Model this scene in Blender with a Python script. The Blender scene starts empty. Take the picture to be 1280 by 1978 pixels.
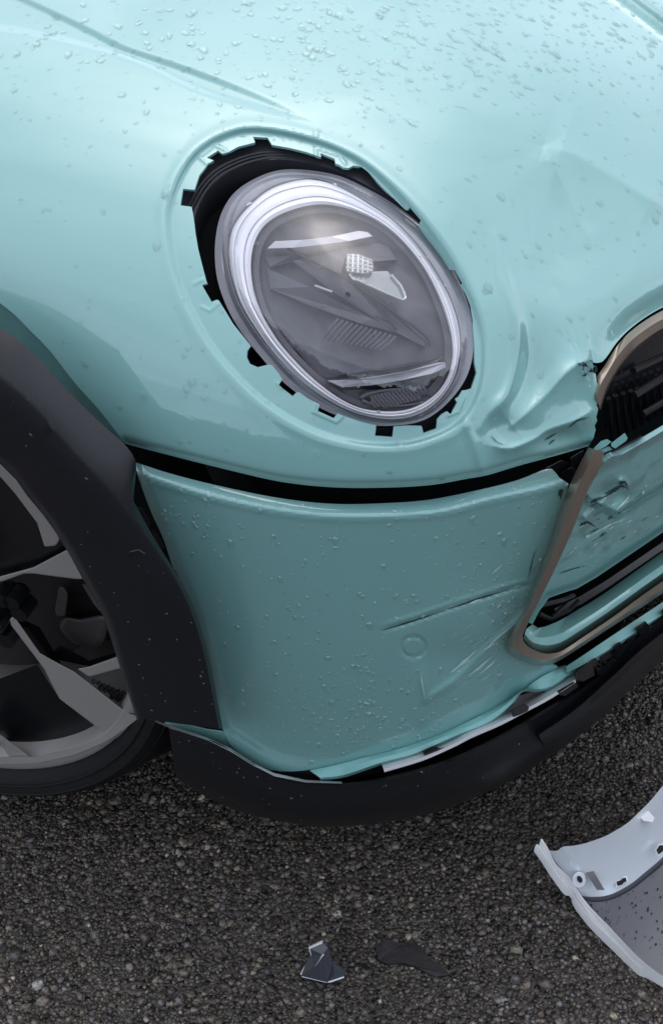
import bpy, math, random
import numpy as np
from mathutils import Vector, Matrix
from mathutils.geometry import delaunay_2d_cdt
random.seed(4); RNG = np.random.default_rng(4)
SC = bpy.context.scene
COL = SC.collection
# ------------------------------------------------------------------ camera
FPX, PITCH, CAMH, YAW = 2560.0, math.radians(39.1), 1.10, math.radians(31.6)
CX, CY = 640.0, 989.0
cam_d = bpy.data.cameras.new('camera'); cam = bpy.data.objects.new('camera', cam_d); COL.objects.link(cam)
cam.location = (0, 0, CAMH); cam.rotation_euler = (math.pi/2-PITCH, 0, 0)
cam_d.sensor_fit = 'HORIZONTAL'; cam_d.sensor_width = 36; cam_d.lens = 36*FPX/1280
cam_d.clip_start = .02; cam_d.clip_end = 3000
SC.camera = cam
# ------------------------------------------------------------------ sky and sun (overcast)
SUN_EL, SUN_ROT = math.radians(70), math.radians(0)
wd = bpy.data.worlds.new('World'); SC.world = wd; wd.use_nodes = True
wt = wd.node_tree; wt.nodes.clear()
sky = wt.nodes.new('ShaderNodeTexSky'); sky.sky_type = 'NISHITA'; sky.sun_disc = False
sky.sun_elevation = SUN_EL; sky.sun_rotation = SUN_ROT
sky.air_density = 1.0; sky.dust_density = 1.6; sky.ozone_density = 0.6; sky.altitude = 100
bg = wt.nodes.new('ShaderNodeBackground'); bg.inputs['Strength'].default_value = .15
wo = wt.nodes.new('ShaderNodeOutputWorld')
wtc = wt.nodes.new('ShaderNodeTexCoord'); wn = wt.nodes.new('ShaderNodeTexNoise'); wn.inputs['Scale'].default_value = 3.4; wn.inputs['Detail'].default_value = 7; wn.inputs['Distortion'].default_value = .6
wr = wt.nodes.new('ShaderNodeValToRGB'); wr.color_ramp.elements[0].position = .32; wr.color_ramp.elements[0].color = (.66, .68, .72, 1)
wr.color_ramp.elements[1].position = .68; wr.color_ramp.elements[1].color = (1.38, 1.36, 1.34, 1)
wm = wt.nodes.new('ShaderNodeMix'); wm.data_type = 'RGBA'; wm.blend_type = 'MULTIPLY'; wm.inputs[0].default_value = 1
wt.links.new(wtc.outputs['Generated'], wn.inputs['Vector']); wt.links.new(wn.outputs['Fac'], wr.inputs[0])
whs = wt.nodes.new('ShaderNodeHueSaturation'); whs.inputs['Saturation'].default_value = .5; wt.links.new(sky.outputs[0], whs.inputs['Color']); wt.links.new(whs.outputs[0], wm.inputs[6]); wt.links.new(wr.outputs[0], wm.inputs[7]); wt.links.new(wm.outputs[2], bg.inputs[0]); wt.links.new(bg.outputs[0], wo.inputs[0])
sl = bpy.data.lights.new('sun', 'SUN'); sl.energy = 0.8; sl.angle = math.radians(175); sl.color = (1, .985, .97)
sun = bpy.data.objects.new('sun', sl); COL.objects.link(sun)
sd = Vector((math.sin(SUN_ROT)*math.cos(SUN_EL), math.cos(SUN_ROT)*math.cos(SUN_EL), math.sin(SUN_EL)))
sun.rotation_euler = sd.to_track_quat('Z', 'Y').to_euler()
SC.view_settings.view_transform = 'Standard'; SC.view_settings.look = 'None'
SC.view_settings.exposure = 0.78; SC.view_settings.gamma = 1
SC.cycles.max_bounces = 10; SC.cycles.transparent_max_bounces = 16
# ------------------------------------------------------------------ car coordinates: s forward, n inward from the kerb side, z up
FW = np.array([math.cos(YAW), -math.sin(YAW), 0.0]); NI = np.array([math.sin(YAW), math.cos(YAW), 0.0])
CAMP = np.array([0, 0, CAMH])
A = lambda l: np.array(l, float)

def rays(px):
    px = np.asarray(px, float).reshape(-1, 2)
    x = (px[:, 0]-CX)/FPX; y = -(px[:, 1]-CY)/FPX
    d = np.stack([x, math.cos(PITCH)+y*math.sin(PITCH), -math.sin(PITCH)+y*math.cos(PITCH)], 1)
    return d/np.linalg.norm(d, axis=1)[:, None]

# plan outline of the body, as radius round an inner point
OUTL = A([(-2.4, .56), (-1.7, .53), (-1.25, .52), (-1.0, .53), (-.8, .548), (-.66, .564), (-.533, .583), (-.466, .592), (-.40, .609), (-.335, .650),
          (-.285, .705), (-.256, .751), (-.232, .815), (-.212, .90), (-.194, 1.02), (-.183, 1.18), (-.18, 1.35), (-.183, 1.52), (-.194, 1.68), (-.22, 1.82)])
C0 = A([-1.0, 1.35])
_v = OUTL-C0; _ang = np.arctan2(_v[:, 0], -_v[:, 1]); _rad = np.hypot(_v[:, 0], _v[:, 1])
def _smooth():
    q = np.linspace(_ang[0], _ang[-1], 721); r = np.interp(q, _ang, _rad)
    k = np.exp(-.5*(np.arange(-40, 41)/14.0)**2); k /= k.sum()
    rp = np.concatenate([2*r[0]-r[40:0:-1], r, 2*r[-1]-r[-2:-42:-1]])
    return q, np.convolve(rp, k, 'valid')
QA, QR = _smooth()

def sstep(a, b, x):
    t = np.clip((x-a)/(b-a), 0, 1); return t*t*(3-2*t)
def sm5(a, b, x):
    t = np.clip((x-a)/(b-a), 0, 1); return t*t*t*(t*(t*6-15)+10)

Z0, HB, AB = .50, .285, 1.0
def G(P, off):
    """positive inside the body"""
    s = P @ FW; n = P @ NI; z = P[..., 2]
    v0 = s-C0[0]; v1 = n-C0[1]
    th = np.arctan2(v0, -v1)
    d = np.interp(th, QA, QR)-np.hypot(v0, v1)
    w = sm5(.25, .80, th)
    p = 2.5+(2.05-2.5)*w; q = 4.0+(2.9-4.0)*w
    ze = np.clip((z-Z0)/HB, 0, .99999)
    ins = AB*(1-(1-ze**p)**(1/q))
    ins = ins+np.where(z < Z0, .16*(Z0-z)**2, 0)+np.where(z > Z0+HB, 5*(z-Z0-HB), 0)
    return d-ins+off

def surf(px, off=0.0):
    D = rays(px); m = len(D); off = np.broadcast_to(np.asarray(off, float), (m,))
    lo = np.full(m, .45); hi = np.full(m, np.nan)
    t = np.full(m, .45)
    for k in range(55):
        t2 = t+.044
        g = G(CAMP+D*t2[:, None], off)
        hit = np.isnan(hi) & (g > 0)
        hi[hit] = t2[hit]; lo[hit] = t[hit]
        t = t2
        if not np.isnan(hi).any(): break
    hi = np.where(np.isnan(hi), 2.9, hi); lo = np.where(hi >= 2.9, 2.9, lo)
    for k in range(26):
        mid = (lo+hi)/2; g = G(CAMP+D*mid[:, None], off)
        hi = np.where(g > 0, mid, hi); lo = np.where(g > 0, lo, mid)
    return CAMP+D*((lo+hi)/2)[:, None]

def ground_hit(px, z):
    D = rays(px); t = (np.asarray(z, float)-CAMH)/D[:, 2]; return CAMP+D*t[:, None]
HUB_S, TRIM_N = -.787, .484
def trim_hit(px, off=0.0):
    D = rays(px); n = np.full(len(D), TRIM_N)
    off = np.broadcast_to(np.asarray(off, float), (len(D),))
    for k in range(25):
        t = (n-off)/(D @ NI); P = CAMP+D*t[:, None]; s = P @ FW
        n = .5*n+.5*(TRIM_N+.70*np.clip(s-HUB_S-.02, 0, 1)**2)
    return P
WA = math.radians(18.8)
WF = np.array([math.cos(WA), -math.sin(WA), 0]); WN = np.array([math.sin(WA), math.cos(WA), 0])
WZ = .308
WC = FW*HUB_S+NI*(TRIM_N+.062); WC[2] = WZ
def wheel_hit(px, off=0.0):
    D = rays(px); t = (WC @ WN - off)/(D @ WN); return CAMP+D*t[:, None]

# ------------------------------------------------------------------ polyline helpers (outline drawings)
def resample(pl, n):
    pl = A(pl); L = np.r_[0, np.cumsum(np.hypot(*np.diff(pl, axis=0).T))]
    q = np.linspace(0, L[-1], n); return np.stack([np.interp(q, L, pl[:, 0]), np.interp(q, L, pl[:, 1])], 1)
def spline(pl, n, closed=False):
    pl = A(pl)
    if closed: pl = np.vstack([pl[-2:], pl, pl[:3]])
    else: pl = np.vstack([2*pl[0]-pl[1], pl, 2*pl[-1]-pl[-2]])
    out = []
    for i in range(1, len(pl)-2):
        p0, p1, p2, p3 = pl[i-1:i+3]
        t = np.linspace(0, 1, 9)[:-1, None]
        out.append(.5*((2*p1)+(-p0+p2)*t+(2*p0-5*p1+4*p2-p3)*t*t+(-p0+3*p1-3*p2+p3)*t**3))
    o = np.vstack(out)
    if closed:
        o = o[8:8*(len(pl)-4)] if False else o[8:-8]
        o = np.vstack([o, o[:1]])
        return resample(o, n+1)[:-1]
    o = np.vstack([o, pl[-2:-1]])
    return resample(o, n)
def pdist(px, pl, closed=False):
    """distance to a polyline and the parameter (0..1) of the nearest place"""
    px = np.asarray(px, float); pl = A(pl)
    if closed: pl = np.vstack([pl, pl[:1]])
    best = np.full(len(px), 1e9); par = np.zeros(len(px)); side = np.zeros(len(px))
    L = np.r_[0, np.cumsum(np.hypot(*np.diff(pl, axis=0).T))]
    for i in range(len(pl)-1):
        a, b = pl[i], pl[i+1]; e = b-a; l2 = e @ e
        if l2 < 1e-9: continue
        t = np.clip(((px-a) @ e)/l2, 0, 1); q = px-a-t[:, None]*e
        d = np.hypot(q[:, 0], q[:, 1]); m = d < best
        best[m] = d[m]; par[m] = ((L[i]+t*(L[i+1]-L[i]))/L[-1])[m]
        side[m] = np.sign(e[0]*q[:, 1]-e[1]*q[:, 0])[m]
    return best, par, side
def inpoly(px, poly):
    px = np.asarray(px, float); poly = A(poly); x, y = px[:, 0], px[:, 1]
    c = np.zeros(len(px), bool); j = len(poly)-1
    for i in range(len(poly)):
        xi, yi = poly[i]; xj, yj = poly[j]
        if yi != yj:
            c ^= ((yi > y) != (yj > y)) & (x < (xj-xi)*(y-yi)/(yj-yi)+xi)
        j = i
    return c
def sdist(px, poly):
    d, _, _ = pdist(px, poly, True); return np.where(inpoly(px, poly), d, -d)

# ------------------------------------------------------------------ materials
def mat(name, color, rough=.5, metal=0.0, coat=0.0, coat_rough=.03, spec=.5, noise=None, bump=None, trans=0, ior=1.45, emis=None):
    m = bpy.data.materials.new(name); m.use_nodes = True; nt = m.node_tree; b = nt.nodes['Principled BSDF']
    b.inputs['Base Color'].default_value = (*color, 1); b.inputs['Roughness'].default_value = rough
    b.inputs['Metallic'].default_value = metal; b.inputs['Coat Weight'].default_value = coat
    b.inputs['Coat Roughness'].default_value = coat_rough; b.inputs['Specular IOR Level'].default_value = spec
    b.inputs['Transmission Weight'].default_value = trans; b.inputs['IOR'].default_value = ior
    tc = None
    if noise or bump:
        tc = nt.nodes.new('ShaderNodeTexCoord')
    if noise:
        sc_, amt, c2 = noise
        n = nt.nodes.new('ShaderNodeTexNoise'); n.inputs['Scale'].default_value = sc_; n.inputs['Detail'].default_value = 6
        nt.links.new(tc.outputs['Object'], n.inputs['Vector'])
        r = nt.nodes.new('ShaderNodeValToRGB'); r.color_ramp.elements[0].position = .5-amt; r.color_ramp.elements[1].position = .5+amt
        r.color_ramp.elements[0].color = (*color, 1); r.color_ramp.elements[1].color = (*c2, 1)
        nt.links.new(n.outputs['Fac'], r.inputs[0]); nt.links.new(r.outputs[0], b.inputs['Base Color'])
    if bump:
        bs, st = bump
        n2 = nt.nodes.new('ShaderNodeTexNoise'); n2.inputs['Scale'].default_value = bs; n2.inputs['Detail'].default_value = 4
        nt.links.new(tc.outputs['Object'], n2.inputs['Vector'])
        bp = nt.nodes.new('ShaderNodeBump'); bp.inputs['Strength'].default_value = st; bp.inputs['Distance'].default_value = .001
        nt.links.new(n2.outputs['Fac'], bp.inputs['Height']); nt.links.new(bp.outputs[0], b.inputs['Normal'])
    return m
PAINT_C = (.20, .415, .40)
M_paint = mat('mint_paint', PAINT_C, .36, .08, 1.0, .02, .5, noise=(3.0, .4, (.205, .42, .405)), bump=(900, .012))
M_paint.node_tree.nodes['Principled BSDF'].inputs['Coat IOR'].default_value = 1.65
M_paint_in = mat('mint_primer', (.20, .44, .425), .5, 0, .25, .2)
M_black = mat('black_plastic', (.010, .0105, .013), .34, 0, 0, spec=.5, bump=(1400, .25), noise=(25, .3, (.009, .009, .011)))
M_black_gloss = mat('black_gloss_plastic', (.012, .012, .015), .16, 0, .4, .08, bump=(40, .15))
M_trim = mat('arch_plastic', (.010, .0105, .014), .34, 0, 0, spec=.6, bump=(2200, .2), noise=(14, .35, (.007, .0075, .011)))
M_void = mat('dark_cavity', (.004, .004, .005), .8)
M_house = mat('housing_plastic', (.026, .026, .033), .38, bump=(500, .1))
M_bronze = mat('bronze_trim', (.46, .375, .30), .28, .8, .2, .1, bump=(700, .06), noise=(40, .3, (.38, .305, .25)))
M_silver = mat('silver_trim', (.80, .80, .81), .28, .25, .3, bump=(300, .05))
M_ring = mat('light_guide', (.74, .74, .77), .3, .1, .2, .05)
M_bar = mat('white_light_bar', (.42, .42, .45), .28, .3, .2)
M_lensin = mat('lamp_grey', (.085, .085, .10), .5, .1, 0, .1)
M_lensdk = mat('lamp_dark', (.03, .03, .037), .3, .2, .2)
M_crystal = mat('crystal', (.45, .47, .46), .12, .3, .8, .03)
M_metalg = mat('wheel_face', (.43, .41, .395), .42, .5, .2, .1, noise=(60, .3, (.42, .40, .385)))
M_wheeldk = mat('wheel_black', (.005, .0055, .007), .3, .2, .15, .1)
M_brake = mat('brake_metal', (.11, .10, .10), .55, .4, noise=(30, .3, (.075, .07, .07)))
M_tyre = mat('tyre_rubber', (.011, .011, .012), .6, spec=.2, bump=(300, .3), noise=(20, .3, (.012, .012, .012)))
M_rim_lens = mat('lens_flange', (.27, .27, .30), .3, .0, .1, .1)
M_wall = mat('silver_panel', (.66, .71, .76), .28, .35, .3, .08, bump=(60, .06))
M_wallw = mat('white_panel_edge', (.78, .79, .79), .35, 0, .3, .1)
M_wallg = mat('grey_panel_face', (.12, .122, .137), .36, .15, .2, .1, noise=(9, .3, (.10, .102, .115)))
M_shard = mat('shard_black', (.05, .055, .068), .28, 0, .3, .15)
M_scr_l = mat('scratch_light', (.42, .60, .58), .6)
M_scr_d = mat('scratch_dark', (.03, .05, .055), .6)

def scuffed(name, scale, lo, hi):
    m = M_paint.copy(); m.name = name; nt = m.node_tree; b = nt.nodes['Principled BSDF']
    tc = nt.nodes.new('ShaderNodeTexCoord'); mp = nt.nodes.new('ShaderNodeMapping'); mp.inputs['Scale'].default_value = (1, 1, 2.2)
    n = nt.nodes.new('ShaderNodeTexNoise'); n.inputs['Scale'].default_value = scale; n.inputs['Detail'].default_value = 9; n.inputs['Roughness'].default_value = .68
    nt.links.new(tc.outputs['Object'], mp.inputs[0]); nt.links.new(mp.outputs[0], n.inputs['Vector'])
    r = nt.nodes.new('ShaderNodeValToRGB'); r.color_ramp.elements[0].position = lo; r.color_ramp.elements[0].color = (0, 0, 0, 1); r.color_ramp.elements[1].position = hi; r.color_ramp.elements[1].color = (1, 1, 1, 1)
    nt.links.new(n.outputs['Fac'], r.inputs[0])
    mx = nt.nodes.new('ShaderNodeMix'); mx.data_type = 'RGBA'; mx.inputs[7].default_value = (.13, .21, .205, 1)
    old = b.inputs['Base Color'].links[0].from_socket
    nt.links.new(r.outputs[0], mx.inputs[0]); nt.links.new(old, mx.inputs[6]); nt.links.new(mx.outputs[2], b.inputs['Base Color'])
    iv = nt.nodes.new('ShaderNodeMath'); iv.operation = 'SUBTRACT'; iv.inputs[0].default_value = 1; nt.links.new(r.outputs[0], iv.inputs[1]); nt.links.new(iv.outputs[0], b.inputs['Coat Weight'])
    return m
M_scuffed = scuffed('scuffed_mint_paint', 34, .50, .72)
def clear_mat():
    m = bpy.data.materials.new('clear_cover'); m.use_nodes = True; nt = m.node_tree; nt.nodes.clear()
    o = nt.nodes.new('ShaderNodeOutputMaterial'); mx = nt.nodes.new('ShaderNodeMixShader')
    fr = nt.nodes.new('ShaderNodeFresnel'); fr.inputs[0].default_value = 1.85
    tr = nt.nodes.new('ShaderNodeBsdfTransparent'); tr.inputs[0].default_value = (.96, .96, .98, 1)
    gl = nt.nodes.new('ShaderNodeBsdfGlossy'); gl.inputs['Roughness'].default_value = .02
    ge = nt.nodes.new('ShaderNodeNewGeometry'); inv = nt.nodes.new('ShaderNodeMath'); inv.operation = 'SUBTRACT'; inv.inputs[0].default_value = 1; nt.links.new(ge.outputs['Backfacing'], inv.inputs[1])
    fm = nt.nodes.new('ShaderNodeMath'); fm.operation = 'MULTIPLY'; nt.links.new(fr.outputs[0], fm.inputs[0]); nt.links.new(inv.outputs[0], fm.inputs[1])
    nt.links.new(fm.outputs[0], mx.inputs[0]); nt.links.new(tr.outputs[0], mx.inputs[1]); nt.links.new(gl.outputs[0], mx.inputs[2])
    nt.links.new(mx.outputs[0], o.inputs[0]); return m
M_clear = clear_mat()
def water_mat(back=.40, ior=1.4):
    m = bpy.data.materials.new('water_bead'); m.use_nodes = True; nt = m.node_tree; nt.nodes.clear()
    o = nt.nodes.new('ShaderNodeOutputMaterial'); mx = nt.nodes.new('ShaderNodeMixShader'); m2 = nt.nodes.new('ShaderNodeMixShader')
    fr = nt.nodes.new('ShaderNodeFresnel'); fr.inputs[0].default_value = ior
    tr = nt.nodes.new('ShaderNodeBsdfTransparent'); tr.inputs[0].default_value = (.97, .98, .98, 1)
    rf = nt.nodes.new('ShaderNodeBsdfRefraction'); rf.inputs['IOR'].default_value = 1.33; rf.inputs['Roughness'].default_value = 0
    gl = nt.nodes.new('ShaderNodeBsdfGlossy'); gl.inputs['Roughness'].default_value = .01
    m2.inputs[0].default_value = .12
    nt.links.new(tr.outputs[0], m2.inputs[1]); nt.links.new(rf.outputs[0], m2.inputs[2])
    ge = nt.nodes.new('ShaderNodeNewGeometry'); inv = nt.nodes.new('ShaderNodeMath'); inv.operation = 'SUBTRACT'; inv.inputs[0].default_value = 1
    nt.links.new(ge.outputs['Backfacing'], inv.inputs[1])
    f1 = nt.nodes.new('ShaderNodeMath'); f1.operation = 'MULTIPLY'; nt.links.new(fr.outputs[0], f1.inputs[0])
    iv2 = nt.nodes.new('ShaderNodeMath'); iv2.operation = 'MULTIPLY_ADD'; iv2.inputs[1].default_value = 1-back; iv2.inputs[2].default_value = back; nt.links.new(inv.outputs[0], iv2.inputs[0]); nt.links.new(iv2.outputs[0], f1.inputs[1])
    f2 = nt.nodes.new('ShaderNodeMath'); f2.operation = 'MULTIPLY'; f2.inputs[1].default_value = .6; nt.links.new(inv.outputs[0], f2.inputs[0]); nt.links.new(f2.outputs[0], m2.inputs[0])
    nt.links.new(f1.outputs[0], mx.inputs[0]); nt.links.new(m2.outputs[0], mx.inputs[1]); nt.links.new(gl.outputs[0], mx.inputs[2])
    nt.links.new(mx.outputs[0], o.inputs[0]); return m
M_water = water_mat(); M_water_up = water_mat(.06, 2.15)

# ------------------------------------------------------------------ objects
CAR_LOC = FW*HUB_S+NI*1.25
def thing(name, label, cat, loc, group=None):
    o = bpy.data.objects.new(name, None); COL.objects.link(o); o.location = loc; o.empty_display_size = .1
    o['label'] = label; o['category'] = cat; o['kind'] = 'thing'
    if group: o['group'] = group
    return o
def mesh_obj(name, V, F, m, parent=None, base=None, normals=None, smooth=True, kind=None, label=None):
    base = np.zeros(3) if base is None else np.asarray(base, float)
    me = bpy.data.meshes.new(name)
    V = np.asarray(V, float)-base
    me.from_pydata(V.tolist(), [], [tuple(int(i) for i in f) for f in F])
    if m is not None: me.materials.append(m)
    if smooth: me.polygons.foreach_set('use_smooth', [True]*len(me.polygons))
    me.update()
    if normals is not None: me.normals_split_custom_set_from_vertices([tuple(v) for v in normals])
    o = bpy.data.objects.new(name, me); COL.objects.link(o)
    if parent is not None: o.parent = parent
    if kind: o['kind'] = kind
    if label: o['label'] = label
    return o
def fast_mesh(name, V, T, m, parent=None, base=None, smooth=True, kind=None, cols=None):
    base = np.zeros(3) if base is None else np.asarray(base, float)
    me = bpy.data.meshes.new(name); V = np.asarray(V, float)-base; T = np.asarray(T, np.int32)
    me.vertices.add(len(V)); me.vertices.foreach_set('co', V.ravel().astype(np.float32))
    me.loops.add(T.size); me.loops.foreach_set('vertex_index', T.ravel())
    me.polygons.add(len(T)); me.polygons.foreach_set('loop_start', np.arange(len(T), dtype=np.int32)*3)
    me.polygons.foreach_set('loop_total', np.full(len(T), 3, np.int32))
    me.update(calc_edges=True); me.validate()
    if smooth: me.polygons.foreach_set('use_smooth', np.ones(len(me.polygons), bool))
    if cols is not None:
        at = me.color_attributes.new('tone', 'FLOAT_COLOR', 'POINT'); at.data.foreach_set('color', np.asarray(cols, np.float32).ravel())
    me.materials.append(m); o = bpy.data.objects.new(name, me); COL.objects.link(o)
    if parent is not None: o.parent = parent
    if kind: o['kind'] = kind
    return o

def patch(name, outline, holes, fn, m, parent, base, spacing=8, fine=None, skirt=.0025, analytic=True, label=None):
    """a sheet with real thickness at its edges, bounded by an outline and holes, lying on the surface fn"""
    outline = A(outline); holes = [A(h) for h in holes]
    loops = [outline]+holes; fs = fine[1] if fine else spacing
    bl = []
    for L in loops:
        LL = np.vstack([L, L[:1]]); pts = []
        for a, b in zip(LL[:-1], LL[1:]):
            k = max(1, int(math.hypot(*(b-a))/(fs if fine and fine[0][0] < a[0] < fine[0][2] and fine[0][1] < a[1] < fine[0][3] else spacing)))
            for i in range(k): pts.append(a+(b-a)*i/k)
        bl.append(A(pts))
    lo = outline.min(0); hi = outline.max(0)
    def grid(sp, box):
        xs = np.arange(box[0]+sp*.37, box[2], sp); ys = np.arange(box[1]+sp*.41, box[3], sp)
        g = np.stack(np.meshgrid(xs, ys), -1); g[1::2, :, 0] += sp*.5; return g.reshape(-1, 2)
    g = grid(spacing, (*lo, *hi))
    if fine:
        fb = fine[0]; inside = (g[:, 0] > fb[0]) & (g[:, 0] < fb[2]) & (g[:, 1] > fb[1]) & (g[:, 1] < fb[3])
        g = np.vstack([g[~inside], grid(fs, (max(fb[0], lo[0]), max(fb[1], lo[1]), min(fb[2], hi[0]), min(fb[3], hi[1])))])
    keep = inpoly(g, outline)
    for h in holes: keep &= ~inpoly(g, h)
    g = g[keep]
    for L in loops:
        d, _, _ = pdist(g, L, True); g = g[d > fs*.55]
    verts = np.vstack(bl+[g]); edges = []; k = 0
    for b in bl:
        n = len(b); edges += [(k+i, k+(i+1) % n) for i in range(n)]; k += n
    r = delaunay_2d_cdt([Vector(v) for v in verts], edges, [], 0, 1e-7)
    V2 = A([tuple(v) for v in r[0]]); T = np.array(r[2])
    c = V2[T].mean(1); ok = inpoly(c, outline)
    for h in holes: ok &= ~inpoly(c, h)
    T = T[ok]
    P = fn(V2); nv = len(V2)
    view = CAMP-P
    if analytic:
        e = 1.2
        N = np.cross(fn(V2+[e, 0])-fn(V2-[e, 0]), fn(V2+[0, e])-fn(V2-[0, e]))
        N /= np.linalg.norm(N, axis=1)[:, None]+1e-12
        N *= np.sign((N*view).sum(1))[:, None]
    else:
        N = np.zeros_like(P); fnm = np.cross(P[T[:, 1]]-P[T[:, 0]], P[T[:, 2]]-P[T[:, 0]])
        for j in range(3): np.add.at(N, T[:, j], fnm)
        N /= np.linalg.norm(N, axis=1)[:, None]+1e-12; N *= np.sign((N*view).sum(1))[:, None]
    fnm = np.cross(P[T[:, 1]]-P[T[:, 0]], P[T[:, 2]]-P[T[:, 0]])
    fl = (fnm*N[T[:, 0]]).sum(1) < 0; T[fl] = T[fl][:, ::-1]
    F = [tuple(t) for t in T]
    if skirt:
        cnt = {}
        for t in F:
            for a, b in ((t[0], t[1]), (t[1], t[2]), (t[2], t[0])): cnt[(a, b)] = 1
        be = [(a, b) for (a, b) in cnt if (b, a) not in cnt]
        bv = sorted({v for e in be for v in e}); mp = {v: i for i, v in enumerate(bv)}; nb = len(bv)
        top = P[bv]; bot = P[bv]-N[bv]*skirt
        base_i = len(P); P = np.vstack([P, top, bot])
        for a, b in be: F.append((base_i+mp[b], base_i+mp[a], base_i+nb+mp[a], base_i+nb+mp[b]))
        N = np.vstack([N, np.zeros((2*nb, 3))])
    return mesh_obj(name, P, F, m, parent, base, normals=N, label=label)

def ribbon(name, lines, m, parent, base, n=60, smooth=True, closed=False, caps=False, label=None):
    """lines: list of (polyline, placing function, offset); joined into one curved strip"""
    rows = []
    for pl, fn, off in lines:
        rows.append(fn(resample(pl, n) if len(pl) != n else A(pl), off))
    return grid_obj(name, rows, m, parent, base, smooth, closed, label)
def grid_obj(name, rows, m, parent, base, smooth=True, closed=False, label=None, kind=None):
    R = len(rows); n = len(rows[0]); V = np.vstack(rows); F = []
    for i in range(R-1):
        for j in range(n if closed else n-1):
            j2 = (j+1) % n
            F.append((i*n+j, i*n+j2, (i+1)*n+j2, (i+1)*n+j))
    cen = V.mean(0)
    f0 = F[len(F)//2]; nn = np.cross(V[f0[1]]-V[f0[0]], V[f0[3]]-V[f0[0]])
    if nn @ (CAMP-V[f0[0]]) < 0: F = [f[::-1] for f in F]
    o = mesh_obj(name, V, F, m, parent, base, smooth=smooth, label=label, kind=kind)
    if smooth: sharpen(o, 38)
    return o
def sharpen(o, deg):
    me = o.data
    if me.has_custom_normals: return
    try: me.set_sharp_from_angle(angle=math.radians(deg))
    except Exception: pass
def tube(pts, r, sides=8):
    pts = np.asarray(pts, float); n = len(pts); T = np.gradient(pts, axis=0); T /= np.linalg.norm(T, axis=1)[:, None]+1e-12
    up = np.array([.13, .21, .97]); U = np.cross(T, up); U /= np.linalg.norm(U, axis=1)[:, None]+1e-12; W = np.cross(T, U)
    r = np.broadcast_to(np.asarray(r, float), (n,))
    a = np.arange(sides)*2*math.pi/sides
    V = (pts[:, None]+r[:, None, None]*(U[:, None]*np.cos(a)[None, :, None]+W[:, None]*np.sin(a)[None, :, None])).reshape(-1, 3)
    F = []
    for i in range(n-1):
        for j in range(sides):
            k = (j+1) % sides; F.append((i*sides+j, i*sides+k, (i+1)*sides+k, (i+1)*sides+j))
    F.append(tuple(range(sides))[::-1]); F.append(tuple(range((n-1)*sides, n*sides)))
    return V, F
class MB:
    def __init__(s): s.V = []; s.F = []; s.k = 0
    def add(s, V, F):
        s.V.append(np.asarray(V, float)); s.F += [tuple(i+s.k for i in f) for f in F]; s.k += len(V); return s
    def build(s, name, m, parent=None, base=None, smooth=True, kind=None, label=None, ang=38):
        o = mesh_obj(name, np.vstack(s.V), s.F, m, parent, base, smooth=smooth, kind=kind, label=label)
        if smooth: sharpen(o, ang)
        return o
def slab(px, fn, off, th):
    """a plate cut to an outline, with thickness th towards the inside"""
    T = fn(px, off); B = fn(px, off-th); n = len(T)
    return np.vstack([T, B]), [tuple(range(n)), tuple(range(n, 2*n))[::-1]]+[(i, n+i, n+(i+1) % n, (i+1) % n) for i in range(n)]
def box_on(c, ax, size):
    """oriented box: c centre, ax three unit axes, size half extents"""
    V = []
    for sx in (-1, 1):
        for sy in (-1, 1):
            for sz in (-1, 1): V.append(c+ax[0]*sx*size[0]+ax[1]*sy*size[1]+ax[2]*sz*size[2])
    return V, [(0, 1, 3, 2), (4, 6, 7, 5), (0, 4, 5, 1), (2, 3, 7, 6), (0, 2, 6, 4), (1, 5, 7, 3)]
def bevel(o, w, seg=2):
    md = o.modifiers.new('bevel', 'BEVEL'); md.width = w; md.segments = seg; md.limit_method = 'ANGLE'; md.angle_limit = math.radians(35); return o
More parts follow.
